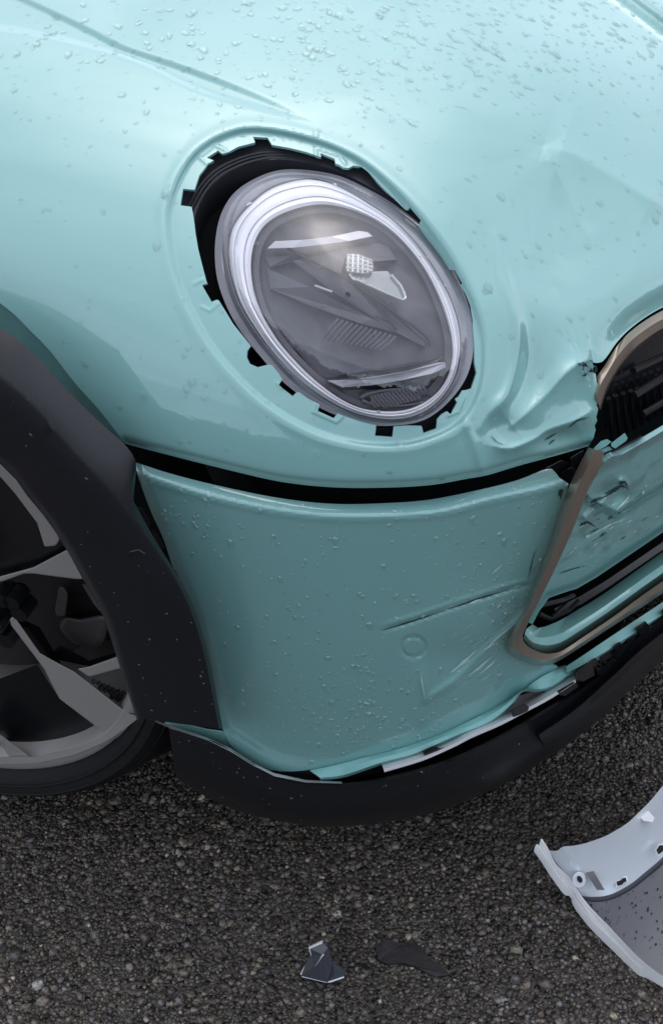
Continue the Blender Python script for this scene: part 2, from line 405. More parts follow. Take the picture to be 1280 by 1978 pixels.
#@@STRUCTURE
# ------------------------------------------------------------------ the ground
def asphalt_mat():
    m = bpy.data.materials.new('wet_asphalt'); m.use_nodes = True; nt = m.node_tree; b = nt.nodes['Principled BSDF']
    tc = nt.nodes.new('ShaderNodeTexCoord')
    v = nt.nodes.new('ShaderNodeTexVoronoi'); v.inputs['Scale'].default_value = 190; v.inputs['Randomness'].default_value = 1
    n = nt.nodes.new('ShaderNodeTexNoise'); n.inputs['Scale'].default_value = 5; n.inputs['Detail'].default_value = 8
    nt.links.new(tc.outputs['Object'], v.inputs['Vector']); nt.links.new(tc.outputs['Object'], n.inputs['Vector'])
    bw = nt.nodes.new('ShaderNodeRGBToBW'); nt.links.new(v.outputs['Color'], bw.inputs[0])
    r = nt.nodes.new('ShaderNodeValToRGB'); e = r.color_ramp.elements
    e[0].position = .2; e[0].color = (.014, .012, .0105, 1); e[1].position = .9; e[1].color = (.075, .063, .052, 1)
    nt.links.new(bw.outputs[0], r.inputs[0])
    mx = nt.nodes.new('ShaderNodeMix'); mx.data_type = 'RGBA'; mx.blend_type = 'MULTIPLY'; mx.inputs[0].default_value = .6
    r2 = nt.nodes.new('ShaderNodeValToRGB'); r2.color_ramp.elements[0].position = .35; r2.color_ramp.elements[0].color = (.5, .48, .46, 1)
    r2.color_ramp.elements[1].position = .65; r2.color_ramp.elements[1].color = (1.2, 1.15, 1.1, 1)
    nt.links.new(n.outputs['Fac'], r2.inputs[0])
    nt.links.new(r.outputs[0], mx.inputs[6]); nt.links.new(r2.outputs[0], mx.inputs[7]); nt.links.new(mx.outputs[2], b.inputs['Base Color'])
    b.inputs['Roughness'].default_value = .45
    bp = nt.nodes.new('ShaderNodeBump'); bp.inputs['Distance'].default_value = .004; bp.inputs['Strength'].default_value = .9; bp.invert = True
    nt.links.new(v.outputs['Distance'], bp.inputs['Height']); nt.links.new(bp.outputs[0], b.inputs['Normal'])
    return m
M_asph = asphalt_mat()
g = mesh_obj('asphalt_road', [(-400, -400, 0), (400, -400, 0), (400, 400, 0), (-400, 400, 0)], [(0, 1, 2, 3)], M_asph, kind='structure', smooth=False)
g['label'] = 'coarse dark wet asphalt under the car'

def stone_mat():
    m = bpy.data.materials.new('wet_stone'); m.use_nodes = True; nt = m.node_tree; b = nt.nodes['Principled BSDF']
    a = nt.nodes.new('ShaderNodeAttribute'); a.attribute_name = 'tone'
    tc = nt.nodes.new('ShaderNodeTexCoord'); n = nt.nodes.new('ShaderNodeTexNoise'); n.inputs['Scale'].default_value = 420; n.inputs['Detail'].default_value = 4
    nt.links.new(tc.outputs['Object'], n.inputs['Vector'])
    r = nt.nodes.new('ShaderNodeValToRGB'); r.color_ramp.elements[0].position = .3; r.color_ramp.elements[0].color = (.45, .45, .45, 1)
    r.color_ramp.elements[1].position = .7; r.color_ramp.elements[1].color = (1.25, 1.25, 1.25, 1)
    nt.links.new(n.outputs['Fac'], r.inputs[0])
    mx = nt.nodes.new('ShaderNodeMix'); mx.data_type = 'RGBA'; mx.blend_type = 'MULTIPLY'; mx.inputs[0].default_value = 1
    nt.links.new(a.outputs['Color'], mx.inputs[6]); nt.links.new(r.outputs[0], mx.inputs[7]); nt.links.new(mx.outputs[2], b.inputs['Base Color'])
    b.inputs['Roughness'].default_value = .36; return m
M_stone = stone_mat()
def stones():
    # embedded aggregate over the stretch of road in view
    base = []
    for lat in (-.55, .0, .62):
        for k in range(6): base.append((math.cos(k*math.pi/3+lat)*math.cos(lat), math.sin(k*math.pi/3+lat)*math.cos(lat), math.sin(lat)))
    base.append((0, 0, 1)); base = A(base); T0 = []
    for r in range(2):
        for k in range(6):
            a, b_, c, d = r*6+k, r*6+(k+1) % 6, (r+1)*6+(k+1) % 6, (r+1)*6+k
            T0 += [(a, b_, c), (a, c, d)]
    for k in range(6): T0.append((12+k, 12+(k+1) % 6, 18))
    T0 = np.array(T0); nb = len(base)
    pts = []
    sp = .0040
    xs = np.arange(-.62, .78, sp); ys = np.arange(.52, 1.5, sp)
    g = np.stack(np.meshgrid(xs, ys), -1).reshape(-1, 2); g = g+RNG.uniform(-.45, .45, g.shape)*sp
    # only where the picture reaches
    d = np.stack([g[:, 0], g[:, 1]*math.cos(PITCH)+CAMH*math.sin(PITCH), -CAMH*math.cos(PITCH)+g[:, 1]*math.sin(PITCH)], 1)
    u = CX+FPX*d[:, 0]/d[:, 1]; v = CY-FPX*d[:, 2]/d[:, 1]
    g = g[(u > -120) & (u < 1420) & (v < 2080) & (v > 1130)]
    m = len(g)
    size = np.exp(RNG.normal(math.log(.0019), .42, m)).clip(.0010, .0060)
    ax = RNG.uniform(.7, 1.3, (m, 3)); ax[:, 2] *= .55
    ang = RNG.uniform(0, 6.28, m); jit = RNG.uniform(.72, 1.28, (m, nb, 1))
    V = base[None]*jit*ax[:, None]*size[:, None, None]
    c, s = np.cos(ang)[:, None], np.sin(ang)[:, None]
    V = np.stack([V[..., 0]*c-V[..., 1]*s, V[..., 0]*s+V[..., 1]*c, V[..., 2]], -1)
    tilt = RNG.uniform(-.5, .5, (m, 2)); V[..., 2] += V[..., 0]*tilt[:, :1]+V[..., 1]*tilt[:, 1:]
    flat = size*RNG.uniform(.12, .34, m); sl_ = RNG.uniform(-.22, .22, (m, 2)); V[..., 2] = np.minimum(V[..., 2], flat[:, None]+V[..., 0]*sl_[:, :1]+V[..., 1]*sl_[:, 1:])
    V[..., 0] += g[:, :1]; V[..., 1] += g[:, 1:]; V[..., 2] += (RNG.uniform(-.15, .25, m)*size)[:, None]+.0003
    V = V.reshape(-1, 3); T = (T0[None]+(np.arange(m)*nb)[:, None, None]).reshape(-1, 3)
    tone = np.exp(RNG.normal(math.log(.088), .55, m)).clip(.006, .2)
    brite = RNG.random(m) < .016; tone[brite] = RNG.uniform(.2, .45, brite.sum())
    tone *= .75+.5*(.5+.5*np.sin(g[:, 0]*9+2*np.sin(g[:, 1]*7))*np.sin(g[:, 1]*11+1.3))
    hue = RNG.random(m)[:, None]
    cc = np.where(hue < .60, A([[1.0, .82, .65]]), np.where(hue < .86, A([[1.0, .93, .88]]), np.where(hue < .95, A([[1.0, .84, .70]]), A([[1.0, .95, .70]]))))
    cols = np.concatenate([cc*tone[:, None], np.ones((m, 1))], 1).repeat(nb, 0)
    o = fast_mesh('asphalt_aggregate', V, T, M_stone, kind='stuff', cols=cols, smooth=False)
    o['label'] = 'brown and grey stone chips bedded in the wet asphalt'; o['category'] = 'stones'
stones()

# far row of trees behind the viewer that the paint mirrors
def tree_line():
    m = mat('far_foliage', (.02, .03, .018), .9); V = []; T = []; N = 9000
    th = RNG.uniform(math.radians(-200), math.radians(25), N); lump = .6+.4*np.sin(th*9)+.35*np.sin(th*23+1)+.2*np.sin(th*51)
    h = RNG.random(N)**.8*(2.5+1.6*np.clip(lump, -.3, 1.5)); R = 24+RNG.uniform(-2, 2, N)
    c = np.stack([R*np.cos(th), R*np.sin(th), h], 1); q = RNG.normal(size=(N, 3, 3))*.42
    V = (c[:, None]+q).reshape(-1, 3); V[:, 2] = np.maximum(V[:, 2], .02); T = np.arange(N*3).reshape(-1, 3)
    o = fast_mesh('tree_line', V, T, m, kind='stuff', smooth=False); o['label'] = 'far dark row of trees mirrored in the car paint'; o['category'] = 'trees'
tree_line()
#@@CAR
car = thing('parked_car', 'mint green car with its front corner crushed and headlight trim missing', 'car', CAR_LOC)
B = CAR_LOC
z3 = lambda l: [(310+x/2, 220+y/2) for x, y in l]        # drawing scale of the headlight sheet
HOLE = z3([(131, 292), (150, 235), (185, 190), (205, 178), (178, 168), (222, 140), (238, 152), (258, 148), (300, 125), (360, 110), (365, 108), (357, 87), (413, 90), (430, 118),
 (500, 130), (560, 145), (610, 162), (620, 165), (617, 150), (672, 172), (675, 190), (690, 195), (705, 205), (725, 208), (745, 198), (775, 203), (800, 222), (850, 275), (900, 325), (945, 370), (955, 372), (962, 360), (1005, 410), (997, 428), (1000, 440),
 (1020, 470), (1060, 520), (1090, 560), (1115, 602), (1135, 602), (1165, 655), (1155, 660), (1175, 690), (1195, 740), (1205, 800), (1212, 900), (1212, 960), (1220, 1000), (1200, 1060), (1180, 1066), (1165, 1068), (1150, 1092), (1137, 1100), (1145, 1115), (1120, 1160), (1105, 1148),
 (1085, 1160), (1068, 1178), (1065, 1215), (1015, 1233), (1008, 1205), (950, 1203), (900, 1207), (895, 1248), (828, 1243), (833, 1203), (780, 1190), (690, 1160), (685, 1155), (668, 1175), (607, 1147), (615, 1122), (570, 1100), (535, 1075), (525, 1075), (510, 1090), (455, 1048), (470, 1025), (455, 1000),
 (430, 970), (415, 968), (375, 978), (345, 965), (333, 940), (335, 915), (348, 895), (320, 860), (280, 810), (250, 760), (225, 720), (217, 717), (197, 725), (160, 660), (180, 655), (165, 600), (145, 520), (135, 460), (128, 400), (120, 358), (77, 352), (87, 288)])
FLANGE = spline(z3([(18, 360), (15, 450), (30, 560), (60, 670), (110, 780), (180, 900), (260, 1000), (360, 1100), (480, 1185), (600, 1245), (720, 1280), (830, 1295), (950, 1292), (1060, 1262), (1140, 1222), (1200, 1165), (1240, 1090), (1262, 1000), (1268, 910), (1262, 830), (1240, 750), (1205, 660), (1160, 570), (1095, 470),
 (1000, 360), (900, 262), (790, 175), (680, 118), (560, 78), (440, 52), (340, 46), (260, 62), (180, 100), (110, 160), (55, 250)]), 360, True)
RIDGE2 = spline([(900, 330), (945, 430), (978, 540), (996, 609), (1001, 658), (996, 707), (980, 757), (955, 790), (930, 822)], 90)
TROUGH_LO = spline([(-330, 40), (-150, 45), (0, 58), (100, 75), (200, 100), (275, 125), (350, 163), (420, 190), (500, 212), (560, 225), (604, 233)], 60)
TROUGH_HI = spline([(-150, -110), (-40, -45), (60, 0), (120, 28), (185, 60), (240, 88), (330, 118), (400, 143), (460, 166), (530, 195), (604, 230)], 60)
TROUGH = np.vstack([TROUGH_LO, TROUGH_HI[::-1]])
TROUGH2 = [(1120, -70), (1210, 0), (1250, 30), (1330, 90), (1450, 170)]
FOLD1 = [(965, 838), (1004, 809), (1050, 765), (1090, 722), (1122, 700), (1145, 697)]
FOLD2 = [(945, 858), (985, 866), (1030, 848), (1055, 832), (1083, 822), (1110, 812), (1150, 790)]
FOLD3 = [(896, 809), (916, 855), (930, 900), (936, 925)]
STAR1 = [(1050, 280), (1040, 350), (1033, 440), (1026, 520)]
STAR2 = [(1050, 280), (1085, 350), (1120, 430), (1150, 480)]
STAR3 = [(1050, 285), (1030, 430), (1040, 520), (1090, 580)]
TABS = [z3([(180, 190), (150, 165), (210, 118), (255, 140)]), z3([(600, 160), (598, 128), (690, 158), (712, 190)]), z3([(470, 1060), (450, 1040)]), z3([(600, 1120), (590, 1150), (680, 1190), (705, 1165)]), z3([(160, 640), (130, 655)]),
        z3([(160, 745), (190, 760), (225, 730)]), z3([(1110, 1165), (1150, 1150), (1175, 1090)])]
def ridge(px, pl, w, h, taper=True):
    d, t, _ = pdist(px, pl); a = np.exp(-(d/w)**2)
    if taper: a = a*np.clip(np.minimum(t, 1-t)*8+.15, 0, 1)
    return h*a
def crease(px, pl, w, h):
    d, t, _ = pdist(px, pl); return h*np.exp(-(np.sqrt(d*d+6)-2.45)/w)*np.clip(np.minimum(t, 1-t)*7+.1, 0, 1)
def bonnet_disp(px):
    px = np.asarray(px, float); d = np.zeros(len(px))
    # recessed seat of the lamp trim: the step widens at the upper right
    sd = sdist(px, FLANGE)
    ang = np.degrees(np.arctan2(px[:, 1]-560, px[:, 0]-655))      # -45 = upper right
    wide = np.exp(-((ang+22)/34)**2)
    w = 17+30*wide; dep = .0044+.0095*wide
    d -= dep*sstep(0, 1, sd/w)
    d += .0005*np.exp(-((sd+5)/10)**2)*(1-wide)
    for tb in TABS: d += ridge(px, tb, 3.5, .0006, False)
    # pressed-out shoulder right of the lamp, then the valley of the crush
    dd, t, side = pdist(px, RIDGE2)
    d += .0042*np.exp(-(dd/13)**2)*np.clip((t-.22)*3, 0, 1)*np.clip((1-t)*6+.3, 0, 1)
    dv = np.hypot((px[:, 0]-1030)/48, (px[:, 1]-735)/80); d -= .009*np.exp(-dv**2)
    dv = np.hypot((px[:, 0]-975)/32, (px[:, 1]-822)/24); d -= .006*np.exp(-dv**2)
    d += crease(px, spline(FOLD1, 40), 30, .0078)+crease(px, spline(FOLD2, 40), 13, .0055)+ridge(px, FOLD3, 10, .0016)
    q = np.hypot((px[:, 0]-1085)/60, (px[:, 1]-845)/26); d -= .006*np.exp(-q**2)
    # star-shaped buckle in the bonnet
    dv = np.hypot((px[:, 0]-1085)/125, (px[:, 1]-450)/150); d -= .012*np.exp(-dv**2)
    dv = np.hypot((px[:, 0]-1180)/120, (px[:, 1]-560)/90); d += .0015*np.exp(-dv**2)
    d += crease(px, STAR1, 30, .0017)+crease(px, STAR2, 28, .0016)+crease(px, [(1050, 280), (1110, 298), (1190, 345), (1290, 405)], 40, .0032)+ridge(px, STAR3, 14, -.0006)
    dv = np.hypot((px[:, 0]-1074)/26, (px[:, 1]-495)/24); d -= .0008*np.exp(-dv**2)
    # trough between two edges beside the bonnet bulge
    st = sdist(px, TROUGH); d -= .0030*sstep(-4, 14, st)*np.clip((640-px[:, 0])/260, 0, 1)
    d2, _, _ = pdist(px, TROUGH2); d -= .006*np.exp(-(d2/14)**2)
    # fender lip and bonnet lower edge turn in
    de, _, _ = pdist(px, LOWER); d -= .006*np.exp(-(de/9)**2)
    dw, tw, _ = pdist(px, GRL_EDGE); d -= .007*np.exp(-(dw/26)**2)*sstep(.02, .22, tw)
    return d
LOWER = spline([(242, 857), (330, 880), (430, 905), (540, 930), (640, 941), (740, 942), (830, 937), (900, 925), (940, 918), (1000, 900), (1080, 878), (1137, 861)], 260)
ARCH_EDGE = spline([(-330, 420), (-160, 480), (0, 585), (60, 640), (100, 682), (145, 740), (190, 790), (242, 857)], 50)
GRL_EDGE = spline([(1143, 700), (1160, 700), (1172, 688), (1190, 662), (1215, 636), (1250, 610), (1290, 588), (1400, 535), (1660, 440)], 60)
TORN = [(1137, 861), (1146, 845), (1150, 830), (1148, 822), (1153, 812), (1151, 806), (1155, 790), (1152, 782), (1158, 775), (1156, 760), (1158, 748), (1152, 738), (1150, 722), (1144, 716), (1146, 707)]
def bonnet_fn(px):
    P = surf(px); e = 2.0
    N = np.cross(surf(px+np.array([e, 0]))-P, surf(px+np.array([0, e]))-P); N /= np.linalg.norm(N, axis=1)[:, None]+1e-12
    D = rays(px); N *= -np.sign((N*D).sum(1))[:, None]
    c = np.maximum(-(N*D).sum(1), .35)
    return P-D*(bonnet_disp(px)/c)[:, None]
BONNET = np.vstack([[(-330, -130), (1660, -130)], GRL_EDGE[::-1], A(TORN)[::-1], LOWER[::-1][1:], ARCH_EDGE[::-1][1:]])
bonnet = patch('bonnet', BONNET, [HOLE], bonnet_fn, M_paint, car, B, spacing=10, fine=((-20, -20, 1290, 960), 3.8), skirt=.0022)

# returned lip of the wing over the arch
so = lambda px, off: surf(px, off)
ribbon('wing_return', [(ARCH_EDGE, so, -.001), (ARCH_EDGE+[-6, 12], so, -.012), (ARCH_EDGE+[-30, 62], so, -.03), (ARCH_EDGE+[-46, 110], so, -.055)], M_paint_in, car, B, 60)
INNER = [(150, 780), (242, 830), (430, 880), (640, 905), (830, 900), (1000, 850), (1110, 760), (1150, 640), (1290, 560), (1660, 400), (1660, 1260), (1290, 1440), (1100, 1510), (860, 1560), (640, 1575), (450, 1520), (330, 1440), (300, 1200), (220, 950)]
patch('dark_gap_sheet', INNER, [], lambda p: surf(p, -.085), M_void, car, B, spacing=30, skirt=0)  # near-black sheet added behind the gaps, their shade put into its colour
# unseen plates added under and behind the body to block light
def plan(s, n, z): return FW*s+NI*n+np.array([0, 0, z])
und = [plan(*q) for q in ((-.40, .72, .17), (-.30, .92, .17), (-.28, 1.9, .17), (-2.3, 1.9, .17), (-2.3, .72, .17), (-1.25, .72, .17), (-1.25, .80, .17), (-.42, .80, .17))]
mb = MB(); mb.add(und+[v+np.array([0, 0, .02]) for v in und], [tuple(range(8))[::-1], tuple(range(8, 16))]+[(i, (i+1) % 8, 8+(i+1) % 8, 8+i) for i in range(8)])
mb.build('underbody_light_block', M_void, car, B, smooth=False)
mb = MB(); mb.add(*box_on(plan(-1.75, 1.25, .42), (FW, NI, A([0, 0, 1])), (.02, .66, .26))); mb.build('rear_light_block', M_void, car, B, smooth=False)

# ------------------------------------------------------------------ bumper
BTOP = spline([(262, 893), (330, 915), (430, 940), (540, 962), (640, 973), (740, 972), (830, 965), (930, 945), (1000, 927), (1060, 905), (1078, 921), (1097, 934)], 80)
CREASE = spline([(264, 918), (350, 945), (450, 972), (550, 991), (640, 1000), (740, 1000), (850, 992), (950, 967), (1040, 948), (1092, 935)], 320)
BLEFT = spline([(262, 893), (266, 918), (290, 985), (315, 1040), (335, 1100), (360, 1160), (380, 1210), (400, 1290), (415, 1350), (428, 1405)], 40)
BBOT = spline([(428, 1405), (450, 1445), (490, 1475), (530, 1489), (575, 1490), (640, 1480), (700, 1466), (770, 1448), (850, 1420), (950, 1372), (1010, 1335), (1050, 1308), (1075, 1290)], 70)
FR_L = spline([(1136, 864), (1117, 900), (1097, 944), (1078, 998), (1060, 1054), (1030, 1131), (1013, 1176), (986, 1226), (978, 1250), (980, 1260), (992, 1269), (1028, 1283), (1048, 1286), (1066, 1283), (1084, 1274), (1108, 1259), (1167, 1220), (1280, 1146), (1660, 890)], 110)
FR_R = spline([(1166, 873), (1158, 906), (1137, 944), (1111, 1010), (1084, 1072), (1048, 1146), (1019, 1203), (1008, 1229), (1011, 1241), (1025, 1253), (1048, 1262), (1066, 1262), (1087, 1256), (1137, 1223), (1197, 1182), (1280, 1122), (1660, 862)], 110)
def bump_disp(px):
    px = np.asarray(px, float)
    d, _, side = pdist(px, CREASE); above = np.where(side < 0, d, 0)
    o = -.011*np.clip(above/28, 0, 2)**1.5-.0008*np.exp(-(d/4)**2)
    o += .0012*np.exp(-((d-0)/7)**2)
    dl, _, _ = pdist(px, BLEFT); o -= .005*np.exp(-(dl/10)**2)
    crk = [(735, 1218), (800, 1199), (860, 1178), (930, 1155), (985, 1138), (1030, 1127)]
    o += ridge(px, crk, 5, -.0016); o += ridge(px+[0, 7], crk, 6, .0011)
    rc = np.hypot((px[:, 0]-798)/22, (px[:, 1]-1250)/20); o -= .0013*np.exp(-((rc-1)/.17)**2)
    q = np.hypot((px[:, 0]-880)/70, (px[:, 1]-1270)/45); o -= .0035*np.exp(-q**2)
    q = np.hypot((px[:, 0]-960)/90, (px[:, 1]-1110)/110); o -= .003*np.exp(-q**2)
    o += ridge(px, [(812, 1290), (822, 1352), (880, 1315), (925, 1270), (1000, 1200), (1030, 1165)], 8, .0018)
    return o
BUMP = np.vstack([BTOP, FR_L[(FR_L[:, 1] > 936) & (FR_L[:, 0] < 1066) | (FR_L[:, 0] < 1060)]+[7, 0] if False else A([(1095, 950), (1085, 998), (1068, 1054), (1038, 1131), (1021, 1176), (994, 1226), (990, 1250), (998, 1262), (1032, 1276), (1060, 1282), (1078, 1288)]), BBOT[::-1][1:], BLEFT[::-1][1:-1]])
bump_fn = lambda px: surf(px, bump_disp(px))
bumper = patch('bumper_cover', BUMP, [], bump_fn, M_paint, car, B, spacing=8, fine=((200, 880, 1110, 1500), 5), skirt=.003)
# turned-out lower lip of the bumper, torn free of the splitter
LIP_T = spline([(598, 1489), (650, 1478), (700, 1465), (770, 1447), (850, 1419), (950, 1371), (1010, 1334), (1030, 1318), (1060, 1300), (1092, 1288)], 70)
LIP_B = spline([(618, 1503), (665, 1497), (740, 1472), (800, 1456), (880, 1421), (942, 1396), (988, 1360), (1008, 1333), (1040, 1332), (1068, 1324), (1098, 1302), (1116, 1290)], 70)
ribbon('bumper_lip', [(LIP_T+[0, -4], so, -.006), (LIP_T, so, .002), (LIP_T*.5+LIP_B*.5, so, .007), (LIP_B, so, .010), (LIP_B+[0, 5], so, .004)], M_paint_in, car, B, 70)
# teal rail below the bronze frame
ribbon('lower_rail', [([(1092, 1288), (1120, 1270), (1167, 1238), (1280, 1163), (1660, 905)], so, .004), ([(1094, 1300), (1125, 1285), (1170, 1258), (1280, 1186), (1660, 930)], so, .012), ([(1098, 1310), (1130, 1292), (1175, 1266), (1262, 1208), (1280, 1190), (1660, 945)], so, .004)], M_paint_in, car, B, 50)

# ------------------------------------------------------------------ bronze frame of the lower grille
FR_M = FR_L*.58+FR_R*.42
frame = ribbon('grille_frame', [(FR_L, so, -.02), (FR_L, so, .006), (FR_M, so, .020), (FR_R*.96+FR_L*.04, so, .018), (FR_R, so, .015), (FR_R+[1.5, -1], so, -.03)], M_bronze, car, B, 110)
UP_O = spline([(1146, 745), (1152, 728), (1166, 708), (1190, 670), (1215, 642), (1250, 616), (1290, 594), (1400, 541), (1660, 446)], 60)
UP_I = spline([(1158, 790), (1168, 757), (1186, 722), (1210, 690), (1240, 662), (1290, 630), (1400, 580), (1660, 488)], 60)
ribbon('grille_frame', [(UP_O, so, -.022), (UP_O, so, -.006), (UP_O*.55+UP_I*.45, so, .003), (UP_I*.94+UP_O*.06, so, .001), (UP_I, so, -.002), (UP_I+[2, 2], so, -.05)], M_bronze, car, B, 60)
# dark upper grille with bars
GR = np.vstack([UP_I+[-4, -4], [(1660, 640), (1290, 835), (1200, 870), (1130, 880), (1140, 800)]])
patch('grille_back', GR, [], lambda p: surf(p, -.05), M_black_gloss, car, B, spacing=14, skirt=0, analytic=False)
for (a, b, w) in (((1222, 716), (1282, 688), 9), ((1224, 764), (1292, 722), 9), ((1196, 700), (1235, 668), 3), ((1290, 660), (1330, 640), 8), ((1240, 800), (1300, 765), 8)):
    pl = A([a, (A(a)+A(b))/2, b]); C = surf(resample(pl, 8), -.030); V, F = tube(C, w/2700.0, 8); MB().add(V, F).build('grille_bar', M_black, car, B)
mb = MB()
for i in range(16):
    x = 1175+i*14; c = surf(A([(x, 760-(x-1200)*.35), (x+8, 835-(x-1200)*.55)]), -.042); mb.add(*tube(resample3(c, 3) if False else c, .0022, 6))
mb.build('grille_mesh', M_black_gloss, car, B)

# scraped teal panel right of the frame, slot and lower rail
SLOT_T = [(1028, 1206), (1040, 1182), (1060, 1155), (1085, 1146), (1114, 1137), (1152, 1115), (1280, 1028), (1660, 765)]
MID = [(1166, 893), (1180, 882), (1200, 878), (1240, 856), (1290, 826), (1400, 768), (1660, 630)]+SLOT_T[::-1]+[(1020, 1203), (1048, 1146), (1084, 1072), (1111, 1010), (1137, 944), (1158, 906)]
def mid_disp(px):
    px = np.asarray(px, float); o = np.full(len(px), -.004)
    o += .010*sstep(905, 870, px[:, 1]+(px[:, 0]-1180)*.55)
    q = np.hypot((px[:, 0]-1185)/34, (px[:, 1]-955)/22); o -= .008*np.exp(-q**2)
    o += ridge(px, [(1120, 1010), (1160, 975), (1200, 930), (1215, 945)], 8, .004)
    # flat recessed plate with a raised upper border
    e, _, side = pdist(px, [(1140, 960), (1190, 985), (1290, 925), (1660, 735)]); o -= .010*np.where(side > 0, sstep(0, 18, e), 0)
    s2, _, _ = pdist(px, SLOT_T); o -= .006*np.exp(-(s2/10)**2)
    n = np.sin(px[:, 0]*.13+px[:, 1]*.07)*np.sin(px[:, 1]*.11-px[:, 0]*.05); o += .0007*n*np.exp(-(np.hypot(px[:, 0]-1150, px[:, 1]-1010)/70)**2)
    return o
patch('grille_panel', MID, [], lambda p: surf(p, mid_disp(p)), M_scuffed, car, B, spacing=7, fine=((1000, 860, 1300, 1220), 4.5), skirt=.004)
SLOT_B = spline([(1028, 1206), (1042, 1213), (1078, 1200), (1114, 1179), (1167, 1146), (1280, 1066), (1660, 802)], 60)
FR_IN = spline([(1010, 1234), (1025, 1252), (1048, 1262), (1066, 1262), (1087, 1256), (1137, 1223), (1197, 1182), (1280, 1122), (1660, 862)], 60)
TOPS = spline([(1020, 1203), (1036, 1216), (1074, 1206), (1114, 1183), (1167, 1150), (1280, 1070), (1660, 806)], 60)
ribbon('grille_sill', [(SLOT_B, so, -.05), (SLOT_B, so, -.012), (TOPS*.6+FR_IN*.4, so, .004), (TOPS*.3+FR_IN*.7, so, .008), (FR_IN, so, .003), (FR_IN+[0, 4], so, -.02)], M_paint, car, B, 60)
slat = [A([(1070, 1176), (1120, 1152), (1170, 1122), (1290, 1040), (1660, 780)]), A([(1076, 1190), (1125, 1166), (1172, 1136), (1290, 1055), (1660, 795)])]
ribbon('intake_slat', [(slat[0], so, -.03), (slat[1], so, -.025)], M_black, car, B, 40)
for pl in ([(1042, 1170), (1085, 1160), (1108, 1150)], [(1040, 1185), (1062, 1196), (1095, 1166)], [(1062, 1196), (1100, 1178), (1118, 1160)]):
    MB().add(*tube(surf(resample(A(pl), 14), -.022), .0021, 7)).build('bracket_rod', M_black, car, B)
# black bar and splintered ends above the panel
ribbon('cross_bar', [([(1162, 892), (1200, 872), (1243, 848)], so, -.012), ([(1164, 884), (1200, 864), (1240, 842)], so, .0), ([(1160, 876), (1200, 856), (1236, 836)], so, -.02)], M_black, car, B, 20)
for pts, off in (([(1146, 866), (1160, 852), (1172, 848), (1180, 853), (1170, 862), (1150, 872)], .006), ([(1180, 856), (1206, 836), (1212, 846), (1208, 852), (1188, 866), (1180, 862)], .004), ([(1144, 874), (1176, 862), (1182, 868), (1150, 880)], .002)):
    MB().add(*slab(A(pts), so, off, .004)).build('broken_edge', M_paint_in, car, B, smooth=False)
# folded bracket behind the torn bonnet corner
for pts, off in (([(1052, 905), (1085, 888), (1098, 896), (1082, 918), (1070, 918)], -.03), ([(1085, 912), (1108, 900), (1112, 915), (1098, 935), (1080, 925)], -.024), ([(1100, 885), (1128, 868), (1120, 890), (1105, 905)], -.02)):
    bevel(MB().add(*slab(A(pts), so, off, .01)).build('headlamp_bracket', mat_dk if False else M_house, car, B, smooth=False), .001)

# ------------------------------------------------------------------ splitter
SP_T = spline([(326, 1408), (400, 1428), (445, 1449), (490, 1477), (530, 1498), (590, 1511), (650, 1514), (720, 1507), (800, 1489), (880, 1462), (960, 1424), (1010, 1396), (1060, 1366), (1130, 1322), (1200, 1264), (1280, 1190), (1660, 930)], 120)
SP_B = spline([(340, 1503), (400, 1541), (470, 1570), (560, 1590), (640, 1598), (740, 1590), (850, 1566), (950, 1526), (1000, 1500), (1080, 1450), (1170, 1380), (1290, 1270), (1660, 1010)], 120)
mix = lambda t: SP_T*(1-t)+SP_B*t
ribbon('front_splitter', [(SP_T+[0, -8], so, -.045), (SP_T+[0, -2], so, .004), (SP_T, so, .010), (mix(.06), so, .013), (mix(.3), so, .014), (mix(.55), so, .018), (mix(.8), so, .015), (mix(.95), so, .006), (SP_B, so, -.004), (SP_B+[0, -12], so, -.05)], M_black, car, B, 120)
# raised blade along the right of the splitter
BL_T = spline([(1040, 1420), (1110, 1372), (1180, 1310), (1290, 1215), (1660, 955)], 50); BL_B = spline([(1050, 1440), (1110, 1400), (1190, 1330), (1290, 1245), (1660, 985)], 50)
ribbon('splitter_blade', [(BL_T+[-6, -6], so, .010), (BL_T, so, .024), (BL_T*.5+BL_B*.5, so, .027), (BL_B, so, .022), (BL_B+[3, 6], so, .008)], M_black, car, B, 50)
SV_T = spline([(736, 1474), (815, 1450), (870, 1428), (905, 1407), (960, 1385), (1010, 1360), (1060, 1331), (1108, 1301)], 60); SV_B = spline([(742, 1490), (815, 1468), (875, 1442), (910, 1424), (965, 1400), (1015, 1374), (1065, 1347), (1112, 1316)], 60)
ribbon('silver_strip_and_lip_glint', [(SV_T+[0, -6], so, -.02), (SV_T, so, .004), (SV_T*.6+SV_B*.4, so, .010), (SV_T*.25+SV_B*.75, so, .015), (SV_B+[0, 2], so, .016), (SV_B+[0, 3], so, -.01)], M_silver, car, B, 60)
ribbon('silver_strip_and_lip_glint', [([(298, 1391), (330, 1402), (400, 1425), (445, 1446), (490, 1475), (530, 1494), (590, 1507), (660, 1510)], so, .006), ([(300, 1395), (330, 1408), (400, 1430), (445, 1452), (490, 1480), (530, 1500), (590, 1512), (660, 1514)], so, .013)], M_silver, car, B, 60)  # light caught on the splitter's top lip, painted as a thin silver ribbon
patch('splitter_gap', [(850, 1440), (905, 1412), (1000, 1345), (1060, 1325), (1100, 1305), (1105, 1312), (1000, 1370), (900, 1420)], [], lambda p: surf(p, -.012), M_silver, car, B, spacing=8, skirt=0)
def clip(pts, off, th, m=M_black_gloss, name='splitter_clip'):
    return bevel(MB().add(*slab(A(pts), so, off, th)).build(name, m, car, B, smooth=False), .0012)
